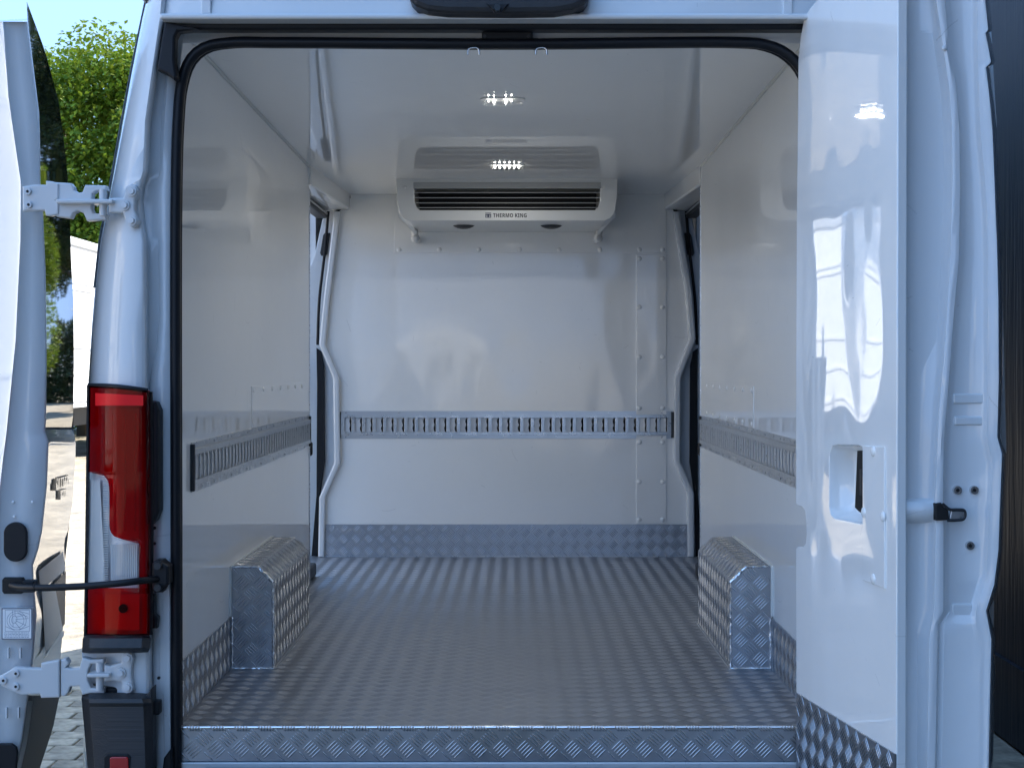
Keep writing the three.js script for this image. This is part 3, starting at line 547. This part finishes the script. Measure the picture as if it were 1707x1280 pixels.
hinge([[36, 310.5], [57, 307], [75, 307.6], [75, 301], [86, 302], [97, 306], [97, 331], [92, 334], [97, 337], [97, 357], [84, 360], [75, 359], [73, 351], [36.6, 352]],
  [[84, 303], [117, 305], [121.5, 311], [123, 317], [129, 321], [136, 320], [140.6, 308], [176, 309], [178, 317], [160, 318], [153, 323], [152, 348], [155, 355], [177, 357], [176, 366], [143.5, 368], [138, 355], [129, 351.5], [121.5, 355], [117, 364], [94, 361], [86, 357]],
  [[180, 330], [203.6, 329], [209, 311], [218, 306], [226, 309], [230, 316], [229, 324], [224, 333], [224, 351], [230.6, 367], [228.5, 375], [218, 378], [208, 368], [203.6, 355], [180, 354]],
  [165, 177, 316, 360], [92, 187, 331.5, 339], [[45, 319], [46.5, 341]], [[218, 318.6], [218, 367.6], [206.5, 342]]);
hinge([[-12, 1130], [0, 1126], [23.6, 1112], [38, 1113], [67, 1114.5], [67, 1106], [76, 1103.6], [98, 1100], [98, 1163], [67, 1164], [65, 1157], [34.5, 1159], [23.6, 1155], [0, 1143], [-12, 1140]],
  [[100, 1100], [109, 1098], [113.5, 1105], [109, 1113], [116, 1114.5], [131, 1113.6], [136, 1096], [151, 1100], [172, 1098], [172, 1106], [150, 1107], [145, 1119], [145, 1134], [151, 1147], [172, 1148], [172, 1156], [149, 1156], [136, 1159], [131, 1144.5], [116, 1145], [112.6, 1155], [107, 1161], [100, 1160]],
  [[172.5, 1108], [181.6, 1110], [200, 1104.5], [205, 1090], [212, 1087], [219, 1089], [222.5, 1097], [218, 1112], [218, 1130], [222.5, 1150], [216, 1155], [205, 1152], [200, 1137], [181.6, 1135], [172.5, 1137]],
  [160, 171, 1104, 1150], [144, 182, 1123, 1130], [[25.4, 1122.7], [25.4, 1144.5], [4.5, 1134.5]], [[211.6, 1097], [211.6, 1146], [200, 1122]]);
{
  const st = sub(van, 'check_strap', 'black rubber door check strap in front of the tail lamp');
  add(st, 'strap', tube([P(18, 976, 3.60), P(30, 979, 3.575), P(60, 980, 3.54), P(140, 977, 3.505), P(200, 972, 3.50), P(235, 968, 3.52), P(262, 965, 3.575)], 0.0085, 60, 12), M.rubber);
  for (let i = 0; i < 11; i++) add(st, 'sleeve_ring', facing(new THREE.TorusGeometry(0.0088, 0.0016, 6, 16).rotateY(Math.PI / 2), '').translate(...P(27 + i * 3, 978.6 + i * 0.12, 3.582 - i * 0.004)), M.rubber);
  add(st, 'strap_bracket', pxExtrude([[252, 938], [258, 934], [268, 934], [273, 939], [280, 944], [280, 974], [273, 980], [269, 988], [257, 988], [252, 982]], 3.57, 0.05, 0.006), M.rubber);
  for (const y of [943, 979]) add(st, 'bracket_boss', facing(cyl(0.009, 0.010, 0.02, 14), 'z').translate(...P(263, y, 3.565)), M.plastic);
}

// ------------------------------------------------------------------ right rear door, standing open towards the camera
const rdoor = sub(van, 'rear_door', 'right rear door standing open, glossy white lining and latch edge');
const HX = 0.713, HZ = -3.625, td = V3(0.132, 0, 0.9912).normalize(), nd = V3(-td.z, 0, td.x); // along the door to its free edge; out of its inner face
function doorUY(px, py, w = 0) {                               // where a line of sight meets the door's inner face, w metres in front of it
  const dx = (px - VX) / FOC, dy = -(py - VY) / FOC, hx = HX + nd.x * w, hz = HZ + nd.z * w;
  const k = (hx * nd.x + hz * nd.z) / (dx * nd.x - nd.z);       // ray: (k dx, EYE + k dy, -k)
  return [(k * dx - hx) * td.x + (-k - hz) * td.z, EYE + k * dy];
}
const doorFrame = new THREE.Matrix4().makeBasis(td, Y, nd).setPosition(HX, 0, HZ); // local: x along the door, y up, z out of the inner face
const onDoor = (g) => g.applyMatrix4(doorFrame);
function doorShape(pts, holes, z0, thick, bevel) {
  const c = (l) => l.map(([x, y]) => new THREE.Vector2(...doorUY(x, y))), s = new THREE.Shape(c(pts)); for (const h of holes) s.holes.push(new THREE.Path(c(h)));
  return new THREE.ExtrudeGeometry(s, { depth: thick - 2 * bevel, bevelEnabled: bevel > 0, bevelThickness: bevel, bevelSize: bevel, bevelOffset: -bevel, bevelSegments: 3, curveSegments: 8 }).translate(0, 0, z0 + bevel - thick);
}
const pocket = [[1388, 744], [1396, 742], [1430, 742], [1437, 745], [1440, 752], [1440, 871], [1434, 873], [1410, 868], [1392, 864], [1386, 858], [1383, 845], [1383, 760]];
const lined = (pts, m) => { const o = doorShapeUV(pts[0], pts[1], ...pts.slice(2)); return o; };
function doorShapeUV(...a) { return doorShape(...a); } void lined;
{
  const outline = [[1420, -70], [1385, -25], [1362, 0], [1350, 14], [1341, 30], [1335, 60], [1331, 100], [1328, 400], [1327, 700], [1327, 840], [1330, 843], [1337, 845], [1342, 852], [1344, 870], [1344.5, 890], [1343, 905], [1339, 911], [1330, 911], [1327, 914], [1327.5, 1150], [1328, 1340], [1494, 1480], [1495, 1250], [1495.5, 640], [1497, 0], [1498, -90]];
  const lin = add(rdoor, 'door_lining', onDoor(doorShape(outline, [pocket], 0, 0.022, 0.003)), M.gelDoor);
  void lin;
  // pull pocket
  const bowl = pocket.map(([x, y]) => doorUY(x, y)), cxy = bowl.reduce((a, b) => [a[0] + b[0] / bowl.length, a[1] + b[1] / bowl.length], [0, 0]);
  const ring = (k, z) => [...bowl, bowl[0]].map(([u, y]) => V3(cxy[0] + (u - cxy[0]) * k, cxy[1] + (y - cxy[1]) * k, z));
  add(rdoor, 'pull_pocket', onDoor(loft([ring(1.0, -0.002), ring(0.985, -0.015), ring(0.95, -0.04), ring(0.85, -0.055), ring(0.02, -0.057)], 0.9)), M.gelDoor);
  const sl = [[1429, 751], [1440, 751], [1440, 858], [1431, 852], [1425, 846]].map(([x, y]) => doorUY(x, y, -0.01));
  add(rdoor, 'pocket_slot_dark', onDoor(new THREE.ExtrudeGeometry(new THREE.Shape(sl.map((a) => new THREE.Vector2(...a))), { depth: 0.05, bevelEnabled: false }).translate(0, 0, -0.061)), M.black);  // solid block; the dark of the opening is put into its colour
  for (const [a, b, y0, y1] of [[1434, 1438, 782, 826]]) { const p = doorUY(a, y0, -0.008), q = doorUY(b, y1, -0.008); add(rdoor, 'latch_rod', onDoor(box(p[0], q[0], q[1], p[1], -0.011, -0.007)), M.plastic); }
  add(rdoor, 'cover_plate', onDoor(doorShape([[1441, 743], [1477, 744.5], [1477.5, 981], [1441, 967]], [], 0.0035, 0.005, 0.0012)), M.gelDoor);
  for (const [x, y] of [[1456, 752], [1440, 854], [1472, 861], [1456, 965]]) { const [u, v] = doorUY(x, y, 0.004); add(rdoor, 'rivet', onDoor(facing(dome(0.012, 0.005), 'z').translate(u, v, 0.003)), M.gelDoor); }
  // kick plate
  const u1 = doorUY(1495, 1250)[0], yk = doorUY(1329, 1154)[1], yk1 = doorUY(1495, 1257)[1];
  add(rdoor, 'kick_plate', onDoor(new THREE.ExtrudeGeometry(new THREE.Shape([[0.002, 0.36], [u1, 0.36], [u1, yk1], [0.002, yk]].map((q) => new THREE.Vector2(...q))), { depth: 0.0035, bevelEnabled: false }).translate(0, 0, 0.0005)), M.alu);
  treadBars(rdoor, V3(0.002, 0.36, 0.004).applyMatrix4(doorFrame), td, Y, u1, Math.max(yk, yk1) - 0.36, (u, v) => v < yk - 0.36 + (yk1 - yk) * u / u1 - 0.008);
  // latch edge of the door, in steps from the lining out to the skin
  const S0 = [[-80, 1545], [0, 1560.5], [77, 1572], [144, 1582], [218, 1587], [302, 1588], [430, 1584], [568, 1575.6], [685, 1565.5], [830, 1559], [874, 1560], [1018, 1557], [1058, 1549], [1300, 1545]];
  const S1 = [[-80, 1566], [0, 1577], [77, 1584], [144, 1596], [218, 1601.5], [302, 1602.5], [430, 1601], [501, 1594], [635, 1584], [736, 1575.6], [830, 1574], [873, 1575], [1018, 1575], [1038, 1565.5], [1300, 1560.5]];
  const G = [[-80, 1628], [77, 1628], [218, 1633], [336, 1644], [430, 1646], [568, 1646], [729, 1644.5], [773, 1653], [830, 1651], [900, 1646], [961, 1643], [1018, 1626], [1065, 1636], [1300, 1634.5]];
  const O = [[-80, 1640], [0, 1644.5], [50, 1649.5], [54, 1645], [104, 1654.5], [112, 1646], [201, 1656], [403, 1664], [501, 1666.5], [635, 1667], [729, 1664.7], [756, 1672.5], [830, 1669.8], [917, 1666.5], [974, 1659.7], [1018, 1646], [1065, 1654.6], [1300, 1649.6]];
  const dF = doorUY(1495, 640)[0]; const DFr = -(HZ + td.z * dF);                 // distance of the free edge
  const ys = [-80, 0, 30, 49, 51, 55, 77, 103, 106, 112, 116, 144, 180, 218, 260, 302, 350, 403, 430, 501, 568, 635, 685, 729, 742, 756, 773, 800, 830, 845, 874, 900, 917, 945, 961, 974, 1000, 1018, 1040, 1065, 1120, 1200, 1300];
  add(rdoor, 'latch_edge', loft(ys.map((y) => {
    const a = lerpTab(S0, y), b = lerpTab(S1, y), g = lerpTab(G, y), o = lerpTab(O, y), D = DFr;
    const lowIn = y > 1018 ? 0.012 : 0;
    return [[1493, D + 0.012], [1495.5, D + 0.001], [1497.5, D + 0.004], [1499, D + 0.022], [1512, D + 0.034], [1530, D + 0.038], [a - 14, D + 0.034], [a - 3, D + 0.022], [a + 1, D + 0.005], [(a + b) / 2, D + 0.002], [b - 1.5, D + 0.004], [b + 1.5, D + 0.018], [b + 10, D + 0.022 - lowIn], [g - 10, D + 0.022 - lowIn], [g - 3, D + 0.016 - lowIn], [g + 2, D + 0.004], [g + (o - g) * 0.5, D + 0.002], [o - 4, D - 0.002], [o - 1.5, D - 0.002], [o, D + 0.004], [o + 2, D + 0.03], [o + 6, D + 0.2]].map(([x, d]) => P(x, y, d));
  }), 0.75), M.paint);
  add(rdoor, 'outer_skin', loft([-80, 200, 500, 756, 1000, 1300].map((y) => { const p = P(lerpTab(O, y) + 6, y, DFr + 0.2); return [p, V3(p.x - 0.02, p.y, p.z - 0.2), V3(0.93, p.y, HZ - 0.02), V3(0.80, p.y, HZ - 0.02)]; }), true), M.paint);
  for (const [x, y] of [[1597, 817], [1625, 817], [1618, 909.5]]) {
    add(rdoor, 'screw', facing(cyl(0.0085, 0.010, 0.006, 20), 'z').translate(...P(x, y, DFr + 0.019)), M.steel); add(rdoor, 'screw_socket', facing(cyl(0.0042, 0.0042, 0.004, 6), 'z').translate(...P(x, y, DFr + 0.0165)), M.black); }
  for (const [x0, x1, y0, y1] of [[1590, 1641, 656, 673], [1592, 1640, 694, 709], [1588, 1622, 1006, 1028]]) add(rdoor, 'pressed_panel', pxBox(x0, x1, y0, y1, DFr + 0.018, 0.02, 0.004), M.paint);
  const la = rdoor;
  // white half-round latch housing
  const hs = range(830, 872, 10).map((y) => { const t = (y - 830) / 42, b = Math.sqrt(Math.max(0, 1 - (2 * t - 1) ** 2)); return [[1494, 0.03], [1496, 0.02], [1512, 0.012], [1540, 0.010], [1556, 0.006], [1562, 0.012], [1564, 0.03]].map(([x, o]) => P(x, y, DFr + 0.036 - (0.036 - o) * b)); });
  add(la, 'latch_housing', loft(hs, true), M.paint);
  add(la, 'catch_block', pxExtrude([[1560, 840], [1570, 838], [1575, 846], [1582, 850], [1584, 867], [1562, 868], [1560, 860]], DFr - 0.006, 0.03, 0.003), M.black);
  add(la, 'latch_hook', tube([[1572, 840], [1584, 849], [1598, 849.5], [1608, 851], [1610, 858], [1607, 865], [1596, 867], [1580, 867.5]].map(([x, y]) => P(x, y, DFr - 0.008)), 0.0032, 40, 8), M.plastic);
  add(la, 'hook_plate', pxExtrude([[1586, 851], [1606, 852], [1608, 858], [1605, 864], [1584, 865]], DFr - 0.002, 0.008, 0.002), M.zinc);
  add(rdoor, 'seam_cap', facing(dome(0.006, 0.004), 'z').translate(...P(1575, 80, DFr)), M.paint);
}

// ================================================================== things in and on the van
// evaporator under the ceiling
const font = await new FontLoader().loadAsync('fonts/droid/droid_sans_bold.typeface.json');
{
  const D = 6.40, ev = thing('evaporator_unit', 'white refrigeration evaporator with black slatted grille hanging from the ceiling', 'evaporator', [-0.034, 2.12, -6.6]);
  const yT = 295;
  const outer = [[660, yT], [661, 330], [664, 350], [667, 358], [672, 364], [682, 368], [1008, 368], [1018, 364], [1023, 358], [1026, 350], [1029, 330], [1030, yT]];
  const hole = [[690, 308], [1001, 308], [1000, 335], [997, 345], [992, 350], [699, 350], [694, 345], [691, 335]];
  add(ev, 'housing', pxExtrude(outer, D, 0.54, 0.004, [hole.slice().reverse()]), M.unit);
  { const p = P(688, 304, D), q = P(1003, 351, D), z0 = -D - 0.012, z1 = -D - 0.30; add(ev, 'grille_shade_box', merge([box(p.x, q.x, q.y, p.y, z1 - 0.01, z1), box(p.x, q.x, p.y, p.y + 0.004, z1, z0), box(p.x, q.x, q.y - 0.004, q.y, z1, z0), box(p.x - 0.004, p.x, q.y, p.y, z1, z0), box(q.x, q.x + 0.004, q.y, p.y, z1, z0)]), M.rubber); }  // black box behind the slats; the recess shade is put into its colour
  add(ev, 'grille_bar', pxBox(689, 1002, 303.5, 314, D - 0.002, 0.03, 0.002), M.slat);
  for (const y of [321, 329.5, 338, 346]) add(ev, 'grille_slat', pxBox(689, 1002, y - 0.55, y + 0.55, D + 0.012, 0.012), M.slat);
  for (const x of [693, 735, 780, 826, 871, 917, 962, 998]) void x;
  for (const x of [675, 1006]) add(ev, 'screw_cap', facing(dome(0.008, 0.004), 'z').translate(...P(x, 312, D)), M.unit);
  for (const k of [-1, 1]) {
    const px = (x) => k < 0 ? x : 1690 - x;
    const row = (y, x0, x1, d0, d1) => [P(px(x0), y, d0), P(px(x1), y, d0), P(px(x1), y, d1), P(px(x0), y, d1), P(px(x0), y, d0)];
    add(ev, 'side_bracket', loft([row(352, 663, 668, D + 0.02, 6.93), row(362, 664, 674, D + 0.05, 6.92), row(372, 674, 684, D + 0.25, 6.90), row(386, 687, 694, 6.76, 6.86), row(390, 690, 694, 6.78, 6.84)], false), M.unit);
    add(ev, 'drain_elbow', tube([P(px(691), 384, 6.82), P(px(692), 394, 6.82), P(px(694), 399, 6.86), P(px(696), 400, 6.93)], 0.016, 16, 12), M.unit);
    add(ev, 'drain_ball', new THREE.SphereGeometry(0.021, 16, 12).translate(...P(px(692.5), 397, 6.82)), M.unit);
  }
  for (const x of [773, 919]) { const f = P(x, 368, 6.62); add(ev, 'fan_ring', cyl(0.062, 0.062, 0.006, 28).translate(f.x, f.y - 0.002 - 0.012, f.z), M.rubber); add(ev, 'fan_guard', dome(0.052, 0.022).rotateX(Math.PI).translate(f.x, f.y - 0.016, f.z), M.plastic); }
  const a = P(822, 362.3, D - 0.0006), b = P(878, 355.5, D - 0.0006);
  const tg = new TextGeometry('THERMO KING', { font, size: 1, depth: 0.02, curveSegments: 4 }); tg.computeBoundingBox(); const bb = tg.boundingBox;
  tg.translate(-bb.min.x, 0, 0).scale((b.x - a.x) / (bb.max.x - bb.min.x), (b.y - a.y) / (bb.max.y - bb.min.y) * 1.0, 0.05).translate(a.x, a.y, a.z);
  add(ev, 'lettering', tg, M.print, 'black maker lettering under the grille');
  add(ev, 'emblem', merge([pxBox(808.8, 818.6, 354.6, 355.7, D - 0.001, 0.002), pxBox(809, 818.6, 356.6, 362.8, D - 0.001, 0.002)]), M.printBlue);
  add(ev, 'emblem_cutout', merge([pxBox(810, 812.6, 358.4, 359.6, D - 0.0016, 0.002), pxBox(814.8, 817.6, 358.4, 359.6, D - 0.0016, 0.002), pxBox(810, 812.6, 360.8, 361.8, D - 0.0016, 0.002), pxBox(814.8, 817.6, 360.8, 361.8, D - 0.0016, 0.002)]), M.unit);
}
// two lit ceiling lamps
function domeLight(px, d, label, leds, power) {
  const y = CEIL(d), x = (px - VX) * d / FOC, o = thing('ceiling_light', label, 'ceiling light', [x, y, -d], 'ceiling lights in the van');
  const oval = (w, h, r = 20) => { const s = new THREE.Shape(); s.absarc(w / 2 - h / 2, 0, h / 2, -Math.PI / 2, Math.PI / 2); s.absarc(-w / 2 + h / 2, 0, h / 2, Math.PI / 2, 3 * Math.PI / 2); void r; return s; };
  const slab = (w, h, t, bev, off) => new THREE.ExtrudeGeometry(oval(w, h), { depth: t, bevelEnabled: true, bevelThickness: bev, bevelSize: bev, bevelOffset: -bev, bevelSegments: 3, curveSegments: 16 }).rotateX(Math.PI / 2).translate(x, y - off, -d);
  add(o, 'base_plate', slab(0.145, 0.062, 0.002, 0.001, 0.0), M.unit);
  add(o, 'lens', slab(0.136, 0.054, 0.010, 0.005, 0.004), M.lampLens);
  for (const [lx, lz] of leds) add(o, 'led', new THREE.SphereGeometry(0.0028, 10, 8).translate(x + lx, y - 0.009, -d + lz), M.led);
  const l = new THREE.RectAreaLight(new THREE.Color(1, 1, 0.97), power, 0.12, 0.045); l.position.set(x, y - 0.026, -d); l.lookAt(x, 0, -d); o.add(l);
}
domeLight(838, 4.62, 'oval clear LED ceiling light beside the rear doors, few diodes glowing', [[-0.028, -0.017], [0.010, -0.017], [-0.028, 0.004], [0.010, 0.004], [-0.045, 0.014], [0.010, 0.016], [0.028, 0.016]], 32);
domeLight(845, 6.0, 'oval LED ceiling light in front of the evaporator, two full rows glowing', [-0.05, -0.03, -0.01, 0.01, 0.03, 0.05].flatMap((x) => [[x, -0.014], [x, 0.014], [x, 0.002]]), 22);

// ================================================================== neighbours
{ // dark clad hall alongside on the right: it keeps the sun off the van
  const t = thing('industrial_hall', 'dark navy metal-clad hall wall standing close to the open right door', 'building', [7, 0, 1]);
  add(t, 'wall', box(1.95, 13, 0.3, 8.6, -11.9, 14), M.navy);
  add(t, 'plinth', box(1.93, 13, 0, 0.31, -11.92, 14.02), M.navy);
  add(t, 'roof_trim', box(1.9, 13.05, 8.6, 8.8, -11.95, 14.05), M.rubber);
  for (let i = 0; i < 25; i++) add(t, 'panel_joint', box(1.946, 1.952, 0.315, 8.59, -11.1 + i, -11.094 + i), M.rubber);
}
{ // white box truck far left
  const X0 = -6.57, t = thing('box_truck', 'white box truck standing in the sun beyond the left door', 'truck', [-7.7, 0, -20], 'row of white box trucks');
  add(t, 'cargo_box', box(X0 - 2.45, X0, 0.86, 3.26, -27.5, -16.5), M.truck);
  add(t, 'roof_edge', box(X0 - 2.47, X0 + 0.03, 3.26, 3.40, -27.55, -16.45, 0.03), M.truckGrey);
  for (const y of [0.95, 1.35, 1.75, 2.62, 2.72]) add(t, 'side_rail', box(X0, X0 + 0.02, y, y + 0.035, -27.4, -16.6), M.truck);
  add(t, 'chassis', box(X0 - 2.2, X0 - 0.3, 0.55, 0.86, -27.3, -14.5), M.rubber);
  add(t, 'cab', box(X0 - 2.35, X0 - 0.08, 0.55, 2.7, -16.2, -14.2, 0.2), M.truck);
  add(t, 'side_window', box(X0 - 0.1, X0 - 0.07, 1.6, 2.3, -15.6, -14.7, 0.02), M.glass);
  for (const z of [-15.2, -24.6]) add(t, 'wheel', facing(cyl(0.46, 0.46, 0.3, 24), 'x').translate(X0 - 0.3, 0.46, z), M.tyre);
}
{ // added unseen copy of the truck: its sunlit side brightens what faces left
  const t = things[things.length - 1][0];
  for (const [dz, label] of [[14.5, 'added unseen white box truck, sunlit side brightening the van']]) {
    const c = t.clone(); c.name = numbered('box_truck'); c.userData = { ...t.userData, label }; scene.add(c); for (const k of c.children) k.position.z += dz; things.push([c, V3(-7.7, 0, -20 + dz)]);
  }
}
{ // white van behind the camera, mirrored in the bulkhead
  const t = thing('parked_van', 'white parked van facing the open rear doors', 'van', [-2.5, 0, 23]);
  add(t, 'body', box(-3.5, -1.45, 0.4, 2.5, 21.2, 26, 0.25), M.truck);
  add(t, 'bonnet', box(-3.45, -1.5, 0.4, 1.2, 20.0, 21.6, 0.2), M.truck);
  add(t, 'windscreen', loft([[1.9, 21.17], [1.2, 20.95]].map(([y, z]) => [V3(-3.3, y, z), V3(-1.65, y, z)])), M.glass);
  for (const x of [-3.25, -1.7]) { add(t, 'headlight', box(x - 0.15, x + 0.15, 0.85, 1.05, 19.97, 20.1, 0.05), M.clear); add(t, 'wheel', facing(cyl(0.34, 0.34, 0.22, 20), 'x').translate(x, 0.34, 21), M.tyre); }
}

// trees: limbs carrying many leaf clumps
function tree(label, x, z, h, r, nLeaf, hue, size = 0.17) {
  seed = Math.round(1000 + Math.abs(x * 977 + z * 331));
  const t = thing('broadleaf_tree', label, 'tree', [x, 0, z]);
  const l = [], limb = (a, b, r0, r1) => { const g = cyl(r1, r0, a.distanceTo(b), 7); g.applyQuaternion(new THREE.Quaternion().setFromUnitVectors(Y, b.clone().sub(a).normalize())); g.translate((a.x + b.x) / 2, (a.y + b.y) / 2, (a.z + b.z) / 2); return g; };
  const fork = V3(x + 0.1, h * 0.33, z); l.push(limb(V3(x, -0.05, z), fork, 0.26, 0.2));
  const clumps = [];
  for (let i = 0; i < 150; i++) {
    const th = rr(0, Math.PI * 2), ph = Math.acos(rr(-0.75, 1)), q = 0.45 + 0.55 * Math.cbrt(rnd());
    const c = V3(x + Math.sin(ph) * Math.cos(th) * r * q, h - r * 0.98 + Math.cos(ph) * r * 1.0 * q, z + Math.sin(ph) * Math.sin(th) * r * q);
    clumps.push([c, rr(0.6, 1.1) * r * 0.21]); if (i % 9 === 0) l.push(limb(fork, c, 0.09, 0.02));
  }
  add(t, 'trunk', merge(l), M.bark);
  const leaf = new THREE.BufferGeometry();
  leaf.setAttribute('position', new THREE.Float32BufferAttribute([0, 0, 0, 0.5, 0.08, 0.34, 1.1, -0.1, 0, 0.5, 0.08, -0.34], 3)); leaf.setIndex([0, 1, 2, 0, 2, 3]); leaf.computeVertexNormals();
  const lm = std([0.85, 0.85, 0.85], 0.6, { specularIntensity: 0.25, transmission: 0.45, thickness: 0, side: THREE.DoubleSide });
  const im = new THREE.InstancedMesh(leaf, lm, nLeaf), m = new THREE.Matrix4(), qn = new THREE.Quaternion(), col = new THREE.Color();
  for (let i = 0; i < nLeaf; i++) {
    const [c, cr] = clumps[Math.floor(rnd() * clumps.length)], v = V3(rr(-1, 1), rr(-1, 1), rr(-1, 1)).normalize().multiplyScalar(cr * (0.25 + 0.85 * Math.sqrt(rnd())));
    qn.setFromEuler(new THREE.Euler(rr(-0.9, 0.9), rr(0, 6.3), rr(-0.9, 0.9))); const s = size * rr(0.6, 1.3);
    m.compose(c.clone().add(v), qn, V3(s, s, s)); im.setMatrixAt(i, m);
    const b = rr(0.75, 1.3); col.setRGB(hue[0] * b * rr(0.85, 1.2), hue[1] * b, hue[2] * b); im.setColorAt(i, col);
  }
  im.name = 'crown'; im.userData.kind = 'stuff'; im.castShadow = im.receiveShadow = true; t.add(im);
}
tree('leafy green tree rising over the white box truck', -9.2, -31, 8.0, 4.5, 200000, [0.21, 0.31, 0.03], 0.11);
tree('tall tree seen past the bulkhead through the left side opening', -4.5, -44, 12.5, 4.9, 75000, [0.055, 0.085, 0.025], 0.2);
tree('tree glimpsed past the bulkhead through the right side opening', 6.9, -52, 9.5, 3.6, 18000, [0.10, 0.17, 0.03], 0.15);

{ // hedge closing the yard far behind
  const hl = new THREE.BufferGeometry(); hl.setAttribute('position', new THREE.Float32BufferAttribute([0, 0, 0, 0.5, 0.08, 0.34, 1.1, -0.1, 0, 0.5, 0.08, -0.34], 3)); hl.setIndex([0, 1, 2, 0, 2, 3]); hl.computeVertexNormals();
  const n = 30000, im = new THREE.InstancedMesh(hl, std([0.8, 0.8, 0.8], 0.6, { transmission: 0.3, thickness: 0, side: THREE.DoubleSide }), n), m = new THREE.Matrix4(), q = new THREE.Quaternion(), c = new THREE.Color();
  for (let i = 0; i < n; i++) {
    const x = rr(-26, 10), h = 3.2 + 0.8 * Math.sin(x * 0.9) + 0.5 * Math.sin(x * 2.3); q.setFromEuler(new THREE.Euler(rr(-1, 1), rr(0, 6.3), rr(-1, 1))); const k = rr(0.2, 0.4);
    m.compose(V3(x, rr(0, 1) * h, -58 + rr(-1, 1)), q, V3(k, k, k)); im.setMatrixAt(i, m); const b = rr(0.6, 1.2); c.setRGB(0.06 * b, 0.10 * b, 0.022 * b); im.setColorAt(i, c);
  }
  im.name = 'hedge'; im.castShadow = im.receiveShadow = true; im.userData = { label: 'dark green hedge along the far end of the yard', category: 'hedge', kind: 'stuff' }; scene.add(im);
}
// groups stand at the base of their thing
for (const [o, b] of things) { o.position.copy(b); for (const c of o.children) c.position.sub(b); }
renderer.render(scene, camera);
